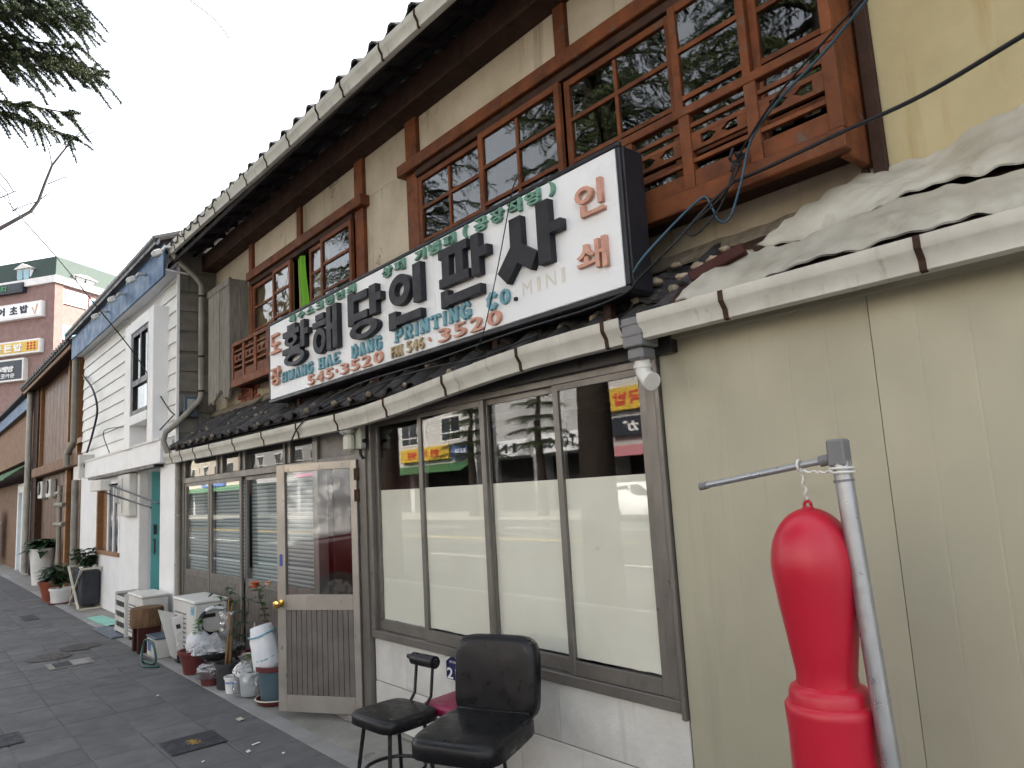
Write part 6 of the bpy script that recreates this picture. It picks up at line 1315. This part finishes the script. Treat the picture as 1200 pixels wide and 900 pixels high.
# red-brown basin with white bag
pot('plant_pot', (-2.80,-.40), .16, .22, 'brownpot', 'red brown basin holding a white bag, beside the leaning panel', .72)
f = lambda a, z: 1+.22*noise.noise(Vector((math.cos(a)*2.5+8, math.sin(a)*2.5, z*9)))
tag(MB().lathe([(.03,0),(.10,.01),(.115,.08),(.105,.15),(.06,.20),(.03,.23),(.045,.27)], (-2.74,-.40,.19), 26, f).build('white_bag', K['foam'], smooth='all'), 'knotted white bag stuffed into the red brown basin', 'bag')
plant('leafy_plant', (-2.70,-.42,.30), 'thin sprig growing beside the knotted white bag', 2, 'leafb', .06, .03, 4, .2, .05)
pot('plant_pot', (-1.80,-.14), .15, .30, 'brownpot', 'tall red brown pot standing against the ribbed panels', .75)
tag(MB().lathe([(.02,0),(.09,.01),(.10,.06),(.06,.13),(.015,.17)], (-1.72,-.15,.30), 22, f).build('white_bag', K['foam'], smooth='all'), 'small white bag resting on the tall red brown pot', 'bag')
plant('leafy_plant', (-2.30,-.20,.02), 'straggly plant with small dark leaves in front of the coiled hose', 4, 'leafd', .06, .028, 4, .82, .20)
# far pots
g1 = onZ(59,708.5); g2 = onZ(45,706); g3 = onZ(36,686.5)
pot('plant_pot', (g1.x,g1.y+.15), .17, .27, 'whitepot', 'white pot on a dark red saucer beside the folding rack', .85); tag(MB().lathe([(0,.0),(.18,.0),(.19,.025),(0,.02)], (g1.x,g1.y+.15,-.002), 20).build('saucer', K['brownpot']), 'dark red saucer under the white pot', 'saucer')
pot('plant_pot', (g2.x,g2.y+.18), .19, .36, 'terracotta', 'terracotta jar beside the white pot near the brown house', .6)
plant('leafy_plant', (g1.x,g1.y+.15,.24), 'bushy dark plant in the white pot beside the folding rack', 9, 'leafd', .17, .06, 5, .42, .22); plant('leafy_plant', (g2.x,g2.y+.18,.3), 'dark spiky plant in the terracotta jar', 7, 'leafd', .22, .04, 5, .3, .15)
pot('tall_planter', (g3.x,g3.y+.2), .26, .82, 'whitepot', 'tall white planter with large drooping leaves by the drain pipe', .7, False)
plant('large_leaf_plant', (g3.x,g3.y+.2,.7), 'spreading plant with large dark leaves in the tall white planter', 9, 'leafd', .42, .15, 3, .28, .35, up=.3, steps=2)
fr_ = empty('folding_rack', (-9.45,-.2,0), label='charcoal fabric planter held in a cream folding rack by the white house', cat='planter')
MB().box(-9.85,-9.06,-.34,-.07,.06,.62).build('fabric_box', K['clothdark'], fr_, bev=.02)
for y in (-.36,-.05):
    MB().bar((-9.95,y,.02),(-8.98,y,.66),.03,.03).build('cross_bar', K['ivory'], fr_); MB().bar((-9.95,y-.032 if y < -.2 else y+.032,.66),(-8.98,y-.032 if y < -.2 else y+.032,.02),.03,.03).build('cross_bar', K['ivory'], fr_)
for x in (-9.95,-8.98): MB().bar((x,-.38,.66),(x,-.03,.66),.03,.03).build('rail', K['ivory'], fr_); MB().bar((x,-.38,.016),(x,-.03,.016),.03,.03).build('rail', K['ivory'], fr_)
plant('leafy_plant', (-9.45,-.2,.58), 'bushy green plant growing out of the charcoal fabric planter', 10, 'leafd', .13, .06, 6, .38, .3)

# ================================================================== ON THE PAVING
def cover(c, r, lab):
    e = empty('manhole_cover', (c[0],c[1],0), label=lab, cat='manhole cover')
    MB().lathe([(0,.004),(r*1.06,.004),(r*1.06,.007),(r,.0075),(r*.985,.006),(0,.006)], (c[0],c[1],0), 32, cap=False).build('plate', K['manhole'], e)
    for k in range(5): MB().box(c[0]-r*.6,c[0]+r*.6,c[1]-r*.6+k*r*.3-.012,c[1]-r*.6+k*r*.3+.012,.006,.0085).build('tread_bar', K['manhole'], e)
p = onZ(58,771); cover((p.x,p.y), .21, 'round iron cover nearer the road of the pair in the paving'); p = onZ(95,758.5); cover((p.x,p.y), .21, 'round iron cover nearer the wall of the pair in the paving')
vb = empty('valve_cover', (-4.45,-1.18,0), label='square inset cover with one dark half beside the round iron covers', cat='cover')
MB().box(-4.63,-4.27,-1.42,-1.0,.004,.006).build('frame', K['concrete'], vb); MB().box(-4.60,-4.32,-1.36,-1.20,.0062,.0085).build('dark_plate', K['rubbermat'], vb); MB().box(-4.60,-4.32,-1.19,-1.05,.0062,.0085).build('pale_plate', K['kerb'], vb)
mp_ = empty('inset_plate', (-.65,-1.06,0), label='dark square plate with worn gold emblem set in the paving', cat='plate')
MB().box(-.815,-.475,-1.245,-.885,.004,.009).build('plate', K['rubbermat'], mp_, bev=.002)
for k in range(9):
    a = 2*PI*k/9; MB().obox((-.645+.05*math.cos(a),-1.065+.028*math.sin(a),.0098),(.045,.010,.0012),Matrix.Rotation(a+.6,3,'Z')).build('emblem_mark', K['goldmark'], mp_)
MB().obox((-.645,-1.065,.0099),(.05,.022,.0014),Matrix.Rotation(.3,3,'Z')).build('emblem_mark', K['goldmark'], mp_)
p = onZ(3,870); tag(MB().box(p.x-.2,p.x+.14,p.y-.2,p.y+.12,.003,.007).build('inset_plate', K['rubbermat'], bev=.001), 'plain dark square plate set in the paving away from the wall', 'plate')
p = onZ(125,729); tag(MB().obox((p.x,p.y,.012),(1.3,.22,.02),Matrix.Rotation(.05,3,'Z')).build('mint_board', K['mint'], bev=.004), 'mint green board lying on the paving by the white house', 'board')
p = onZ(133,741); tag(MB().obox((p.x,p.y,.012),(1.1,.3,.02),Matrix.Rotation(.03,3,'Z')).build('grey_board', K['bluegrey'], bev=.004), 'blue grey board lying on the paving beside the louvred crate', 'board')
p = onZ(40,725)
tag(MB().box(p.x-.5,p.x+.2,p.y-.15,p.y+.05,.003,.007).build('inset_plate', K['rubbermat'], bev=.001), 'small dark plate set in the paving beyond the round covers', 'plate')
for (px, py, w, d, m, lab) in ((281,844,.07,.045,'ivory','cream paper scrap lying near the blue pot'),(300,873,.02,.06,'inkw','narrow white paper scrap near the gold emblem plate'),(291,882,.04,.03,'inkw','torn white paper scrap on the paving'),(332,884,.025,.02,'inkw','small white scrap on the paving towards the kerb strip'),(238,894,.02,.02,'inkw','tiny white fleck on the paving below the emblem plate'),(185,816,.02,.02,'inkw','tiny white fleck on the paving by the hose')):
    p = onZ(px, py); tag(MB().sheet(lambda u, v: (p.x+(u-.5)*w, p.y+(v-.5)*d, .005+.006*abs(math.sin(u*3+v*2))), 4, 4, .0008).build('paper_scrap', K[m], smooth='all'), lab, 'paper')
